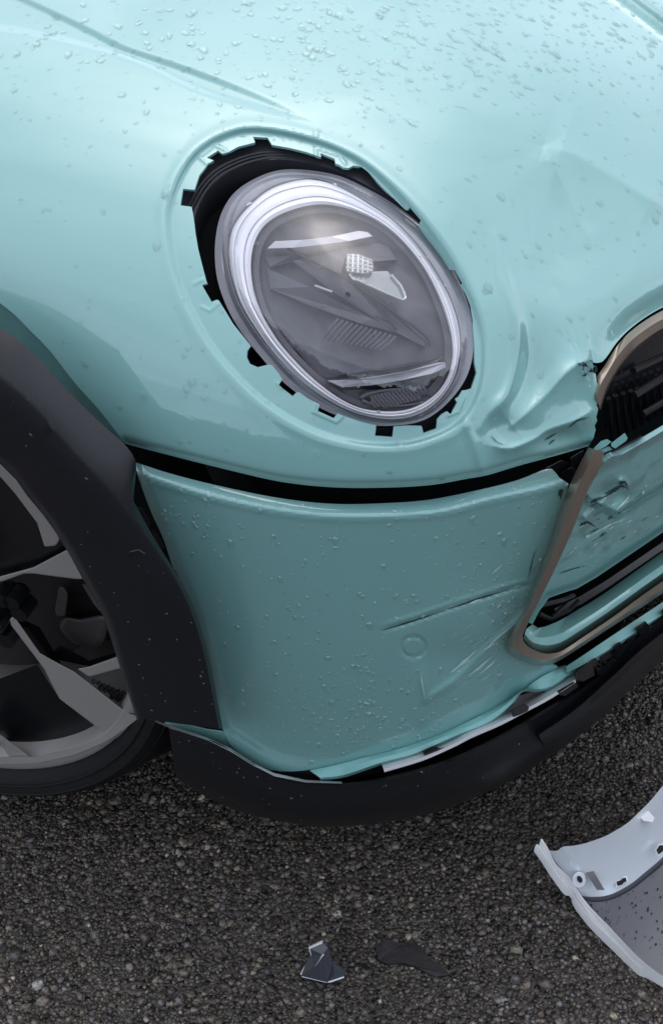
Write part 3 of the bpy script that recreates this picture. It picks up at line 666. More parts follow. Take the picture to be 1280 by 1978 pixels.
clip([(985, 1372), (1012, 1358), (1022, 1366), (1020, 1376), (990, 1386)], .016, .016)
clip([(815, 1452), (838, 1440), (850, 1446), (872, 1440), (868, 1450), (838, 1458), (820, 1464)], .014, .014)
clip([(1110, 1300), (1136, 1278), (1146, 1292), (1150, 1304), (1124, 1318), (1112, 1314)], .018, .02)
clip([(1150, 1300), (1185, 1270), (1192, 1276), (1160, 1308)], .014, .012)
clip([(1075, 1335), (1108, 1316), (1120, 1326), (1090, 1346), (1078, 1344)], .016, .016)
clip([(1180, 1262), (1225, 1232), (1235, 1240), (1190, 1275)], .012, .016)
for k in range(9):
    x = 1120+k*24; y = 1302-k*17; w_ = 9+3*(k % 3)
    clip([(x-w_, y-4), (x+w_*.4, y-w_-3), (x+w_, y-6), (x+w_*.8, y+7), (x-w_*.3, y+12)], .010+.004*(k % 2), .016, M_black_gloss if k % 2 else M_house, 'splitter_bracket')
clip([(620, 1497), (660, 1494), (740, 1474), (740, 1490), (690, 1502), (640, 1506)], -.006, .012, M_black)
clip([(530, 1486), (575, 1486), (622, 1494), (640, 1504), (600, 1506), (545, 1497)], .000, .01, M_black, 'bumper_tab')
clip([(300, 1392), (345, 1395), (400, 1408), (430, 1412), (470, 1452), (440, 1444), (380, 1420), (330, 1405)], -.004, .01, M_paint_in, 'bumper_tab')

# ------------------------------------------------------------------ wheel arch trim
to = lambda px, off: trim_hit(px, off)
TO = spline([(-330, 560), (-160, 610), (0, 716), (69, 775), (137, 854), (220, 943), (299, 1050), (359, 1147), (395, 1247), (428, 1409)], 90)
TI = spline([(-330, 760), (-160, 805), (0, 890), (59, 958), (97, 1005), (133, 1060), (165, 1118), (201, 1183), (230, 1269), (268, 1388)], 90)
TF = spline([(-330, 470), (-160, 530), (0, 634), (45, 665), (93, 713), (137, 761), (179, 803), (220, 840), (241, 857), (268, 886), (262, 915), (240, 948), (300, 1046), (361, 1146), (397, 1246), (430, 1408)], 90)
TF = np.vstack([spline([(-330, 470), (-160, 530), (0, 634), (45, 665), (93, 713), (137, 761), (179, 803), (220, 840), (244, 862), (262, 890), (262, 915)], 56), spline([(246, 946), (270, 990), (302, 1047), (362, 1146), (398, 1246), (431, 1408)], 34)])
tm = lambda t: TO*(1-t)+TI*t
ribbon('arch_trim', [(TF, to, -.045), (TF, to, -.022), (TF*.4+TO*.6, to, -.006), (TO*.97+TI*.03, to, .001), (tm(.1), to, .003), (tm(.5), to, .004), (tm(.93), to, .001), (TI, to, -.004), (TI+[-4, 3], to, -.03)], M_trim, car, B, 90)
# clips seen in the gap beside the trim
ribbon('arch_inner', [([(225, 935), (262, 905), (300, 985), (340, 1090), (380, 1210)], so, -.022), ([(240, 960), (300, 1075), (350, 1180), (390, 1290)], so, -.028)], M_void, car, B, 30)
for pts in ([(255, 975), (275, 982), (292, 1012), (280, 1026), (262, 1000)], [(292, 1022), (306, 1034), (318, 1058), (308, 1064)], [(335, 1098), (348, 1112), (358, 1142), (350, 1144)]):
    bevel(MB().add(*slab(A(pts), so, -.004, .012)).build('trim_clip', M_house, car, B, smooth=False), .001)
for c, r in (((190, 812), 14), ((150, 780), 10)):
    MB().add(*slab(A([(c[0]-r, c[1]-4), (c[0]+r, c[1]-5), (c[0]+r+4, c[1]+4), (c[0]-r*.4, c[1]+6)]), so, -.02, .004)).build('wing_clip', M_silver, car, B, smooth=False)
q = A([(262, 1062)]); d0 = resample([(242, 1078), (252, 1066), (268, 1062), (280, 1070)], 16)
MB().add(*tube(trim_hit(d0, .0035), .0008, 6)).build('trim_dimple', M_trim, car, B)

# ------------------------------------------------------------------ wheel
wheel = mesh_obj('wheel', *tube(np.stack([WC+WN*.03, WC+WN*.16]), .05, 20), M_wheeldk, car, B)
def lathe(profile, m, name, seg=96):
    rows = []
    for r, o in profile:
        a = np.linspace(0, 2*math.pi, seg, endpoint=False)
        rows.append(WC[None]+WF[None]*(r*np.cos(a))[:, None]+np.array([0, 0, 1.0])[None]*(r*np.sin(a))[:, None]+WN[None]*o)
    return grid_obj(name, rows, m, wheel, B, True, True)
RR = .242
def hoop(r, o, t, m, name):
    a = np.linspace(0, 2*math.pi, 97); MB().add(*tube(WC[None]+WF[None]*(r*np.cos(a))[:, None]+np.array([0, 0, 1.0])[None]*(r*np.sin(a))[:, None]+WN[None]*o, t, 6)).build(name, m, wheel, B)
for r_, o_ in ((RR+.009, -.0125), (RR+.019, -.0142), (RR+.028, -.0062)): hoop(r_, o_, .0012, M_tyre, 'tyre_rib')
lathe([(RR-.004, .004), (RR+.004, -.006), (RR+.010, -.012), (RR+.018, -.014), (RR+.026, -.008), (RR+.038, .010), (RR+.050, .036), (WZ-.003, .06), (WZ, .08), (WZ, .16), (WZ-.02, .19), (RR, .18)], M_tyre, 'tyre')
lathe([(RR-.002, .0), (RR-.006, -.002), (RR-.012, -.001), (RR-.016, .006), (RR-.018, .03), (RR-.03, .10), (RR-.02, .18)], M_metalg, 'rim')
lathe([(.005, .075), (.10, .075), (.168, .072), (.170, .085), (.1, .09)], mat('dull_disc', (.03, .028, .028), .5, .5), 'brake_disc')
lathe([(.005, .16), (.235, .165)], M_void, 'wheel_back')
lathe([(.004, .006), (.030, .006), (.034, .012), (.034, .04)], M_wheeldk, 'hub_cap', 40)
z6 = lambda l: A([(x/2.783, 960+y/2.783) for x, y in l])
wo_ = lambda px, off: wheel_hit(px, off)
def spoke(face, off=.0, th=.016, m=M_metalg, name='spoke'):
    o = MB().add(*slab(face, wo_, off, th)).build(name, m, wheel, B, smooth=False); bevel(o, .0012); return o
faces = [z6([(160, 0), (150, -30), (-20, -200), (-60, -180), (80, -20), (200, 140), (240, 268), (300, 262), (320, 235), (290, 100)]),
         z6([(-90, 470), (20, 452), (130, 412), (180, 412), (300, 428), (410, 442), (500, 440), (400, 262), (370, 278), (180, 378), (-90, 452)]),
         z6([(52, 655), (75, 640), (215, 840), (300, 888), (400, 940), (690, 1168), (770, 1170), (745, 1200), (640, 1290), (570, 1330), (568, 1275), (320, 1085), (240, 930), (190, 860), (60, 690)]),
         z6([(-60, 1225), (0, 1278), (90, 1345), (165, 1400), (130, 1440), (70, 1420), (0, 1330), (-60, 1290)]),
         z6([(415, 925), (480, 968), (690, 910), (670, 845), (655, 850), (480, 912)])]
for f in faces: spoke(f)
rb_o = resample(z6([(755, 1182), (640, 1270), (570, 1315), (400, 1388), (200, 1432), (0, 1438), (-200, 1400)]), 40); rb_i = resample(z6([(690, 1165), (600, 1262), (540, 1300), (385, 1358), (200, 1397), (0, 1400), (-200, 1370)]), 40)
ribbon('rim_edge', [(rb_o+[0, 2], wo_, -.01), (rb_o, wo_, .004), (rb_i, wo_, .003), (rb_i-[0, 2], wo_, -.02)], M_metalg, wheel, B, 40)
# dark pocket walls beside the spokes
for f in ([(0, 350), (160, 300), (350, 240), (370, 278), (180, 378), (0, 432)], [(240, 860), (480, 912), (655, 845), (650, 825), (480, 880), (330, 800)], [(-60, 1000), (200, 900), (320, 1085), (565, 1278), (380, 1350), (200, 1395), (160, 1392), (0, 1278), (-60, 1230)], [(75, 640), (215, 700), (330, 900), (400, 940), (215, 840)]):
    MB().add(*slab(z6(f), wo_, -.022, .01)).build('spoke_side', M_wheeldk, wheel, B, smooth=False)
bevel(MB().add(*slab(z6([(318, 478), (345, 485), (368, 525), (352, 640), (305, 642), (296, 610)]), wo_, -.04, .03)).build('brake_caliper', M_brake, wheel, B, smooth=False), .003)
bevel(MB().add(*slab(z6([(310, 690), (345, 640), (430, 655), (560, 630), (590, 680), (560, 790), (500, 822), (400, 790), (350, 745)]), wo_, -.05, .03)).build('brake_caliper', M_brake, wheel, B, smooth=False), .008, )
MB().add(*slab(z6([(440, 470), (480, 470), (555, 610), (540, 620), (500, 570)]), wo_, -.03, .02)).build('brake_caliper', M_brake, wheel, B, smooth=False)
for x, y in ((0, 560), (60, 575), (100, 635), (30, 780), (-30, 690)):
    c = wheel_hit(z6([(x, y)]), .002)[0]; MB().add(*tube(np.stack([c, c+WN*.02]), .008, 10)).build('wheel_bolt', M_wheeldk, wheel, B)
mb = MB()
for i in range(9):
    for j in range(6):
        c = z6([(500+i*26+j*8, 985+j*26+i*11)]); 
        if inpoly(c, z6([(480, 980), (670, 930), (735, 1160), (690, 1160)]))[0]:
            mb.add(*tube(np.stack([wheel_hit(c, -.03)[0], wheel_hit(c+[5, 5], -.03)[0]]), .0022, 5))
if mb.V: mb.build('tyre_tread_marks', M_wheeldk, wheel, B)
# wheel house liner
lin = []
for a in np.linspace(-.5, math.pi+.5, 40): lin.append(FW*(HUB_S+.335*math.cos(a))+np.array([0, 0, .315+.335*math.sin(a)]))
lin = A(lin); grid_obj('wheel_liner', [lin+NI*(TRIM_N+.15), lin+NI*(TRIM_N+.42)], M_void, car, B)

# ------------------------------------------------------------------ headlight
lens_px = spline(z3([(455, 218), (400, 235), (330, 270), (280, 310), (245, 365), (225, 420), (213, 500), (213, 575), (222, 640), (240, 700), (270, 770), (310, 835), (350, 890), (400, 950), (460, 1020), (540, 1085), (620, 1135), (700, 1170), (780, 1195), (860, 1203), (950, 1197), (1020, 1180), (1080, 1140), (1120, 1100), (1160, 1050), (1190, 990), (1205, 920), (1205, 840), (1195, 770), (1170, 690), (1130, 600), (1080, 520), (1020, 445), (950, 385), (870, 330), (780, 280), (690, 240), (600, 222), (520, 215)]), 160, True)
ring_o = spline(z3([(580, 250), (440, 277), (350, 340), (290, 410), (264, 480), (262, 560), (275, 640), (305, 730), (345, 800), (400, 880), (470, 962), (540, 1032), (640, 1102), (740, 1152), (860, 1180), (960, 1174), (1040, 1138), (1100, 1078), (1140, 1005), (1158, 900), (1148, 800), (1115, 700), (1060, 600), (990, 500), (900, 410), (800, 342), (700, 285)]), 160, True)
ring_i = spline(z3([(590, 358), (480, 388), (410, 430), (372, 490), (356, 560), (358, 640), (375, 720), (410, 800), (460, 880), (520, 950), (590, 1020), (680, 1090), (770, 1135), (870, 1148), (960, 1140), (1040, 1100), (1090, 1050), (1120, 980), (1126, 900), (1108, 810), (1076, 720), (1028, 620), (968, 535), (890, 455), (800, 398), (690, 362)]), 160, True)
def align(pl, c, n=160):
    th = np.arctan2(pl[:, 1]-c[1], pl[:, 0]-c[0]); th = np.unwrap(th); o = np.argsort(th % (2*math.pi)); a = (th % (2*math.pi))[o]; r = np.hypot(pl[:, 0]-c[0], pl[:, 1]-c[1])[o]
    q = np.linspace(0, 2*math.pi, n, endpoint=False); rr = np.interp(q, np.r_[a-2*math.pi, a, a+2*math.pi], np.r_[r, r, r])
    k = np.array([1, 2, 3, 2, 1.])/9; rr = sum(np.roll(rr, s)*w for s, w in zip((-2, -1, 0, 1, 2), k))
    return np.stack([c[0]+rr*np.cos(q), c[1]+rr*np.sin(q)], 1)
LC = A([672, 568])
lens_px, ring_o, ring_i = align(lens_px, LC), align(ring_o, LC), align(ring_i, LC)
# base plane of the lamp: level with the body at lower right, sunk at upper left
bp_ = A([(540, 330), (416, 480), (740, 822), (912, 640), (560, 740), (800, 430)]); bo_ = A([-.036, -.040, -.008, -.008, -.014, -.022])
PB = surf(bp_, bo_); LP = PB.mean(0); _, _, vt = np.linalg.svd(PB-LP); LN = vt[2]
if LN @ (CAMP-LP) < 0: LN = -LN
def lamp(px, off=0.0):
    D = rays(px); t = ((LP+LN*0-CAMP) @ LN + np.asarray(off))/(D @ LN); return CAMP+D*t[:, None]
def dome(px, h, depth=0.0):
    """bulge h over the lamp plane, measured from the lens outline"""
    px = np.asarray(px, float); c = px-LC; th = np.arctan2(c[:, 1], c[:, 0]) % (2*math.pi)
    rl = np.hypot(*(lens_px-LC).T); q = np.linspace(0, 2*math.pi, 160, endpoint=False)
    r = np.hypot(c[:, 0], c[:, 1])/np.interp(th, np.r_[q, 2*math.pi], np.r_[rl, rl[0]])
    return lamp(px, h*np.clip(1-r*r, 0, 1)**.75-depth)
headlight = grid_obj('headlight', [lamp(LC+(lens_px-LC)*1.005, -.10), lamp(LC+(lens_px-LC)*1.0, -.012)], M_lensdk, car, B, True, True)
H = .042
rows = [dome(LC+(lens_px-LC)*f, H) for f in (1, .985, .96, .92, .86, .78, .68, .56, .42, .28, .14, .02)]
grid_obj('lens', rows, M_clear, headlight, B, True, True)
md = headlight.children[0].modifiers
lp = lambda f, d: dome(LC+(lens_px-LC)*f, H, d)
grid_obj('lens_rim', [lamp(LC+(lens_px-LC)*1.004, -.02), lamp(LC+(lens_px-LC)*1.004, -.003), dome(LC+(lens_px-LC)*.99, H, .006), dome(lens_px*.45+ring_o*.55, H, .012), dome(lens_px*.1+ring_o*.9, H, .010), dome(ring_o, H, .013)], M_rim_lens, headlight, B, True, True)
rws = []
for t, d in ((0, .016), (.02, .010), (.10, .0075), (.22, .0070), (.25, .0085), (.28, .0068), (.48, .0056), (.62, .0066), (.65, .0085), (.68, .0066), (.8, .0062), (.93, .0085), (.97, .013), (1, .03)):
    rws.append(lamp(ring_o*(1-t)+ring_i*t, .0035+.004*t-(d-.0056)))
grid_obj('light_ring', rws, M_ring, headlight, B, True, True)
# inside the ring: stepped grey bowl
rwi = [dome(LC+(ring_i-LC)*f, H, d) for f, d in ((1.0, .02), (.985, .024), (.93, .027), (.915, .034), (.7, .038), (.4, .042), (.05, .044))]
grid_obj('reflector_bowl', rwi, M_lensin, headlight, B, True, True)
z4 = lambda l: A([(450+x/2.844, 400+y/2.844) for x, y in l])
dd = lambda px, off: dome(px, H, -off)
def lampbit(name, px, off, th, m, bv=.0008):
    o = MB().add(*slab(A(px), dd, off, th)).build(name, m, headlight, B, smooth=False); bevel(o, bv); return o
lampbit('light_bar', z4([(185, 228), (230, 185), (380, 178), (540, 160), (690, 128), (740, 135), (770, 160), (640, 185), (480, 205), (330, 222)]), -.022, .008, M_bar)
lampbit('light_bar', z4([(515, 952), (640, 948), (800, 930), (960, 898), (1120, 852), (1165, 850), (1170, 880), (1090, 915), (930, 950), (760, 978), (600, 990)]), -.020, .008, M_bar)
lampbit('bar_shade', z4([(505, 940), (620, 915), (800, 895), (960, 870), (1150, 815), (1168, 845), (1120, 850), (960, 895), (800, 926), (640, 944)]), -.021, .006, M_lensdk)
lampbit('reflector_wing', z4([(170, 270), (330, 262), (620, 225), (800, 195), (860, 215), (900, 290), (760, 300), (620, 260), (600, 360), (880, 560), (1060, 740), (1060, 775), (900, 690), (560, 470), (330, 300), (200, 330)]), -.030, .006, M_lensin)
lampbit('reflector_wing', z4([(180, 330), (420, 440), (760, 610), (900, 670), (890, 690), (700, 640), (420, 540), (200, 450)]), -.032, .004, M_lensin)
lampbit('lower_shroud', z4([(330, 760), (420, 870), (500, 950), (600, 1000), (760, 985), (960, 955), (1120, 905), (1175, 890), (1130, 990), (1050, 1070), (930, 1108), (780, 1100), (640, 1050), (500, 960), (400, 870)]), -.027, .005, M_lensdk)
# crystal projector
lampbit('crystal_block', z4([(622, 258), (690, 262), (765, 290), (772, 335), (760, 358), (700, 366), (622, 352)]), -.019, .005, mat('crystal_body', (.34, .36, .36), .15, .3, .6))
for pl in ([(624, 262), (690, 266), (765, 294)], [(622, 285), (690, 290), (768, 312)], [(621, 308), (700, 314), (770, 330)], [(620, 332), (700, 340), (766, 348)], [(634, 258), (630, 354)], [(658, 260), (656, 358)], [(686, 262), (684, 362)], [(712, 270), (710, 364)], [(740, 280), (738, 360)]):
    MB().add(*tube(dd(resample(z4(pl), 8), -.0165), RNG.uniform(.0005, .0012), 6)).build('crystal_edge', M_crystal, headlight, B)
lampbit('crystal_bezel', z4([(640, 375), (770, 352), (850, 350), (890, 400), (950, 500), (935, 512), (820, 460), (720, 420)]), -.021, .004, mat('crystal_grey', (.30, .32, .31), .2, .4, .5))
for pl in ([(655, 385), (740, 425), (850, 475), (940, 512), (950, 492), (920, 430), (870, 370)], [(640, 352), (700, 360), (765, 356)], [(640, 365), (660, 395), (740, 410)]):
    MB().add(*tube(dd(resample(z4(pl), 20), -.019), .0009, 6)).build('crystal_edge', M_crystal, headlight, B)
# ribbed lower reflector
for i in range(13):
    a = z4([(430+i*30, 640-abs(i-6)*-3+i*3)])[0] if False else None
    x0 = 560+i*26; y0 = 600+i*8
    MB().add(*tube(dd(resample(z4([(x0-70, y0+90+(12-i)*3), (x0-20, y0+55), (x0+20, y0+14)]), 6), -.029), .0011, 6)).build('reflector_rib', M_lensin, headlight, B)
mb = MB()
for i in range(16):
    for j in range(6):
        x = 760+i*19+(j % 2)*9; y = 1075-i*5+j*13-30
        if ((x-890)/165)**2+((y-1042+(x-890)*.2)/46)**2 < 1:
            mb.add(*tube(np.stack([dd(z4([(x, y)]), -.0235)[0], dd(z4([(x+5, y)]), -.0225)[0]]), .0016, 6))
mb.build('reflex_cells', M_lensin, headlight, B)
MB().add(*tube(dd(spline(z4([(705, 1045), (760, 1020), (860, 1004), (980, 1000), (1060, 1020), (1070, 1045), (1020, 1075), (920, 1090), (800, 1088), (730, 1070)]), 60, True), -.0235), .0012, 6)).build('reflex_edge', M_lensin, headlight, B)
for pl in ([(300, 225), (480, 320), (640, 400), (820, 530), (1000, 660), (1070, 720), (1078, 770)], [(590, 370), (760, 480), (890, 570)], [(450, 430), (545, 465)], [(780, 595), (860, 630), (900, 675)]):
    MB().add(*tube(dd(resample(z4(pl), 30), -.028), .0009, 6)).build('reflector_edge', M_lensdk if len(pl) > 2 else M_bar, headlight, B)
# lamp housing pocket behind the hole
HX = A(HOLE); hc = HX.mean(0)
exp = lambda k: hc+(FLANGE-hc)*k
gap = align(LC+(lens_px-LC)*1.03-[10, 4], LC)
th_ = np.arctan2(gap[:, 1]-LC[1], gap[:, 0]-LC[0]); lft = np.exp(-((np.degrees(np.abs(np.arctan2(np.sin(th_-math.pi*1.0), np.cos(th_-math.pi*1.0))))-8)/52)**2)
gap = LC+(gap-LC)*(1+.11*lft)[:, None]
patch('lamp_housing', exp(.985), [gap], lambda p: surf(p, -.030-.010*np.exp(-((p[:, 0]-430)/90)**2)), M_house, car, B, spacing=12, skirt=.06)
for k, o in ((1.012, .003), (1.035, .002), (1.055, .003)):
    a = LC+(gap-LC)*k; sel = (np.degrees(th_) % 360 > 165) & (np.degrees(th_) % 360 < 265)
    MB().add(*tube(surf(a[sel], -.034), .0011, 6)).build('housing_rib', M_house, car, B)
patch('lamp_well', exp(1.0), [], lambda p: surf(p, -.10), M_void, car, B, spacing=30, skirt=0)
#@@DETAIL
# ------------------------------------------------------------------ scratches and scuffs (marks with a shape of their own)
def marks(name, items, m, fn):
    mb = MB()
    for pl, w in items:
        pl = resample(A(pl), 10); t = np.gradient(pl, axis=0); t /= np.linalg.norm(t, axis=1)[:, None]; nn = np.stack([-t[:, 1], t[:, 0]], 1)
        ww = w*np.sin(np.linspace(.25, math.pi-.12, 10))[:, None]*RNG.uniform(.6, 1.2, (10, 1))
        a = fn(pl+nn*ww); b = fn(pl-nn*ww)
        mb.add(np.vstack([a, b]), [(i, i+1, 11+i, 10+i) for i in range(9)])
    return mb.build(name, m, car, B, kind='stuff')
lift = lambda fn, d: (lambda p: (lambda P: P-rays(p)*d)(fn(p)))
bm = lift(bump_fn, .0012)
it = [([(905, 1305), (925, 1290), (950, 1268)], 2.2), ([(925, 1303), (950, 1282), (958, 1272)], 1.8), ([(935, 1255), (955, 1243)], 1.6), ([(948, 1110), (970, 1090)], 1.6), ([(905, 1167), (932, 1155)], 2.4), ([(812, 1192), (822, 1188)], 2.5), ([(990, 1135), (1005, 1130)], 1.8), ([(1000, 1200), (960, 1232), (930, 1262)], 1.2), ([(870, 1300), (900, 1275), (920, 1255)], 3), ([(820, 1350), (812, 1300)], 1.2)]
for i in range(26):
    x, y = RNG.uniform(880, 1010), RNG.uniform(1180, 1320); L = RNG.uniform(5, 22); it.append(([(x, y), (x+L*.5, y-L*.33), (x+L, y-L*.7)], RNG.uniform(.3, .9)))
marks('scratches', it, M_scr_l, bm)
it = [([(738, 1218), (800, 1199), (860, 1179)], 1.4), ([(865, 1177), (930, 1155), (985, 1138)], 1.5), ([(1020, 1120), (1030, 1075), (1036, 1060)], .9), ([(1078, 958), (1084, 945), (1082, 965)], 3)]
marks('scratches', it, M_scr_d, bm)
md_ = lift(lambda p: surf(p, mid_disp(p)), .0015)
it = []
for i in range(22):
    x = RNG.normal(1150, 34); y = RNG.normal(1000, 34)+(1150-x)*.35
    if x < 1085 or y < 930: continue
    L = RNG.uniform(3, 20); it.append(([(x, y), (x+L*.5, y-L*.3), (x+L, y-L*.6)], RNG.uniform(.3, 1.2)))
it += [([(1168, 960), (1185, 948), (1200, 938), (1212, 944)], 3.0), ([(1195, 935), (1206, 930), (1212, 940)], 3.0), ([(1140, 972), (1152, 965), (1170, 958)], 3), ([(1120, 1015), (1135, 1008), (1150, 1018)], 2.5), ([(1080, 1108), (1110, 1098), (1135, 1092)], 1.2)]
marks('scuffs', it, M_scr_d, md_)
it = [([(1140, 1036), (1165, 1020), (1203, 1003)], 1.8), ([(1190, 985), (1210, 965), (1216, 955)], 2.2), ([(1240, 955), (1244, 948)], 2.5), ([(1130, 1038), (1140, 1034)], 3)]
for i in range(70):
    x, y = RNG.uniform(1085, 1330), RNG.uniform(945, 1110)
    if y > 1115-(x-1114)*.68 or y < 955-(x-1200)*.5: continue
    L = RNG.uniform(2, 12); it.append(([(x, y), (x+L*.6, y-L*.4), (x+L, y-L*.65)], RNG.uniform(.4, 1.2)))
marks('scratches', it, M_scr_l, md_)
bl = lift(bonnet_fn, .0012)
it = [([(1052, 850), (1075, 836)], 1.6), ([(1060, 858), (1072, 848)], 1.4), ([(1098, 826), (1115, 812), (1138, 806)], 1.3), ([(948, 842), (960, 854), (975, 860)], 1.0)]
marks('scratches', it, M_scr_d, bl)
# splintered plastic at the torn bonnet corner
mb = MB()
for i in range(26):
    c = A([(RNG.uniform(1122, 1152), RNG.uniform(698, 728))]); a = RNG.uniform(0, 6.28); L = RNG.uniform(4, 13)
    q = c+[[0, 0], [math.cos(a)*L, math.sin(a)*L], [math.cos(a+.6)*L*.6, math.sin(a+.6)*L*.6]]
    T = surf(q, A([.004, RNG.uniform(.002, .016), .003])); mb.add(T, [(0, 1, 2)])
mb.build('torn_splinters', M_scr_d, car, B, smooth=False, kind='stuff')

# ------------------------------------------------------------------ rain drops
def drops(name, specs, fn, rel=1.0, m_=None):
    """specs: arrays of pixel positions and sizes in metres (across, along)"""
    px, r, el = specs
    P = fn(px); e = 2.0
    dx = fn(px+[e, 0])-P; dy = fn(px+[0, e])-P
    N = np.cross(dx, dy); N /= np.linalg.norm(N, axis=1)[:, None]+1e-12; N *= np.sign((N*(CAMP-P)).sum(1))[:, None]
    down = np.array([0, 0, -1.0]); Tv = down-N*(N @ down)[:, None]; Tv += NI*.02; Tv /= np.linalg.norm(Tv, axis=1)[:, None]+1e-9
    a = RNG.normal(0, .35, len(px)); S = np.cross(N, Tv); T1 = Tv*np.cos(a)[:, None]+S*np.sin(a)[:, None]; S1 = np.cross(N, T1)
    seg, rin = 10, [(1.0, 0.0), (.93, .42), (.72, .78), (.38, .96)]
    m = len(px); ang = np.arange(seg)*2*math.pi/seg; V = []
    ang = np.arange(seg)*2*math.pi/seg
    wob = 1+RNG.normal(0, .10, (m, seg))+.22*np.cos(ang*2+RNG.uniform(0, 6.28, (m, 1)))*RNG.random((m, 1))
    h = rel*RNG.uniform(.38, .55, m)
    for rr, hh in rin:
        k = rr*wob*r[:, None]
        V.append(P[:, None]+T1[:, None]*(np.cos(ang)*k*el[:, None]*(1+.18*np.cos(ang)))[..., None]+S1[:, None]*(np.sin(ang)*k)[..., None]+N[:, None]*((hh*h*r)[:, None, None]-.00005))
    V.append((P+N*(h*r)[:, None])[:, None]); V = np.concatenate(V, 1); nb = V.shape[1]; T0 = []
    for i in range(3):
        for j in range(seg):
            k = (j+1) % seg; T0 += [(i*seg+j, i*seg+k, (i+1)*seg+k), (i*seg+j, (i+1)*seg+k, (i+1)*seg+j)]
    for j in range(seg): T0.append((3*seg+j, 3*seg+(j+1) % seg, 4*seg))
    T = (np.array(T0)[None]+(np.arange(m)*nb)[:, None, None]).reshape(-1, 3); Vf = V.reshape(-1, 3)
    o = fast_mesh(name, Vf, T, m_ or M_water, car, B, kind='stuff'); o['label'] = 'clear rain drops'; return o
def scatter(n, box, dens):
    p = np.stack([RNG.uniform(box[0], box[2], n), RNG.uniform(box[1], box[3], n)], 1); return p[RNG.random(n) < dens(p)]
BON_IN = lambda p: inpoly(p, BONNET) & ~inpoly(p, hc+(HX-hc)*1.03) & (sdist(p, BONNET) > 6)
p = scatter(9500, (-100, -120, 1500, 930), lambda p: np.clip(.09+.55*sstep(330, 20, p[:, 1])*(.35+.65*sstep(150, 620, p[:, 0]))+.10*sstep(200, 700, p[:, 0]), 0, 1)*np.where((p[:, 0] < 330) & (p[:, 1] > 480), .7, 1))
p = p[BON_IN(p)]
top = sstep(330, 30, p[:, 1])
r = np.exp(RNG.normal(0, .5, len(p)))*(.00095+.0007*top); r = r.clip(.0004, .0036)
drops('water_drops', (p, r, RNG.uniform(.7, 1.6, len(p))), bonnet_fn, .8)
BI = lambda p: inpoly(p, BUMP) & (sdist(p, BUMP) > 5)
p = scatter(6500, (262, 900, 1100, 1490), lambda p: np.clip(.10+.5*np.exp(-((p[:, 1]-1020)/30)**2)*sstep(560, 300, p[:, 0])+.85*np.exp(-(np.hypot((p[:, 0]-690)/130, (p[:, 1]-1385)/75))**2)+.4*np.exp(-(np.hypot((p[:, 0]-960)/100, (p[:, 1]-1170)/90))**2), 0, 1))
p = p[BI(p)]
r = (np.exp(RNG.normal(0, .4, len(p)))*.00096).clip(.0004, .0024)
drops('water_drops', (p, r, RNG.uniform(1.0, 1.9, len(p))), bump_fn, 1.25, M_water_up)
p = scatter(260, (400, 320, 930, 830), lambda p: .25+.6*sstep(600, 850, p[:, 0]+.4*p[:, 1]-300)); p = p[sdist(p, lens_px) > 4]
r = (np.exp(RNG.normal(0, .45, len(p)))*.0009).clip(.0004, .0022)
drops('water_drops', (p, r, RNG.uniform(.9, 1.3, len(p))), lambda q: dome(q, H))
TRIMP = np.vstack([TO, TI[::-1]])
p = scatter(420, (-60, 640, 440, 1400), lambda p: np.full(len(p), .5)); p = p[inpoly(p, TRIMP) & (sdist(p, TRIMP) > 5)]
r = (np.exp(RNG.normal(0, .5, len(p)))*.0006).clip(.0003, .002)
drops('water_drops', (p, r, RNG.uniform(1, 1.6, len(p))), lambda q: trim_hit(q, .0035), 1.2, M_water_up)
SPP = np.vstack([SP_T, SP_B[::-1]])
p = scatter(420, (330, 1400, 1290, 1600), lambda p: np.full(len(p), .6)); p = p[inpoly(p, SPP) & (sdist(p, SPP) > 7)]
r = (np.exp(RNG.normal(0, .5, len(p)))*.0006).clip(.0003, .0018)
drops('water_drops', (p, r, RNG.uniform(1, 1.6, len(p))), lambda q: surf(q, .0165), 1.2, M_water_up)
p = scatter(500, (1000, 880, 1400, 1200), lambda p: np.full(len(p), .5)); p = p[inpoly(p, MID) & (sdist(p, MID) > 5)]
r = (np.exp(RNG.normal(0, .4, len(p)))*.0007).clip(.0003, .0018)
drops('water_drops', (p, r, RNG.uniform(1, 1.5, len(p))), lambda q: surf(q, mid_disp(q)), 1.2, M_water_up)
p = scatter(150, (1150, 640, 1400, 860), lambda p: np.full(len(p), .6)); p = p[inpoly(p, GR)]
r = (np.exp(RNG.normal(0, .5, len(p)))*.0010).clip(.0004, .003)
drops('water_drops', (p, r, RNG.uniform(1, 1.5, len(p))), lambda q: surf(q, -.05))

# ------------------------------------------------------------------ broken trim on the road
zp = lambda l: A([(960+x/4, 1480+y/4) for x, y in l])
pl0 = ground_hit(zp([(700, 1000)]), .0)[0]
panel = thing('broken_trim_panel', 'curved silver trim panel broken off the car, lying on the asphalt', 'trim panel', (pl0[0], pl0[1], 0))
def zline(pts, zs, n=60):
    pts = zp(pts); zs = A(zs); L = np.r_[0, np.cumsum(np.hypot(*np.diff(pts, axis=0).T))]; q = np.linspace(0, L[-1], n)
    sp = spline(pts, n); return ground_hit(sp, np.interp(q, L, zs))
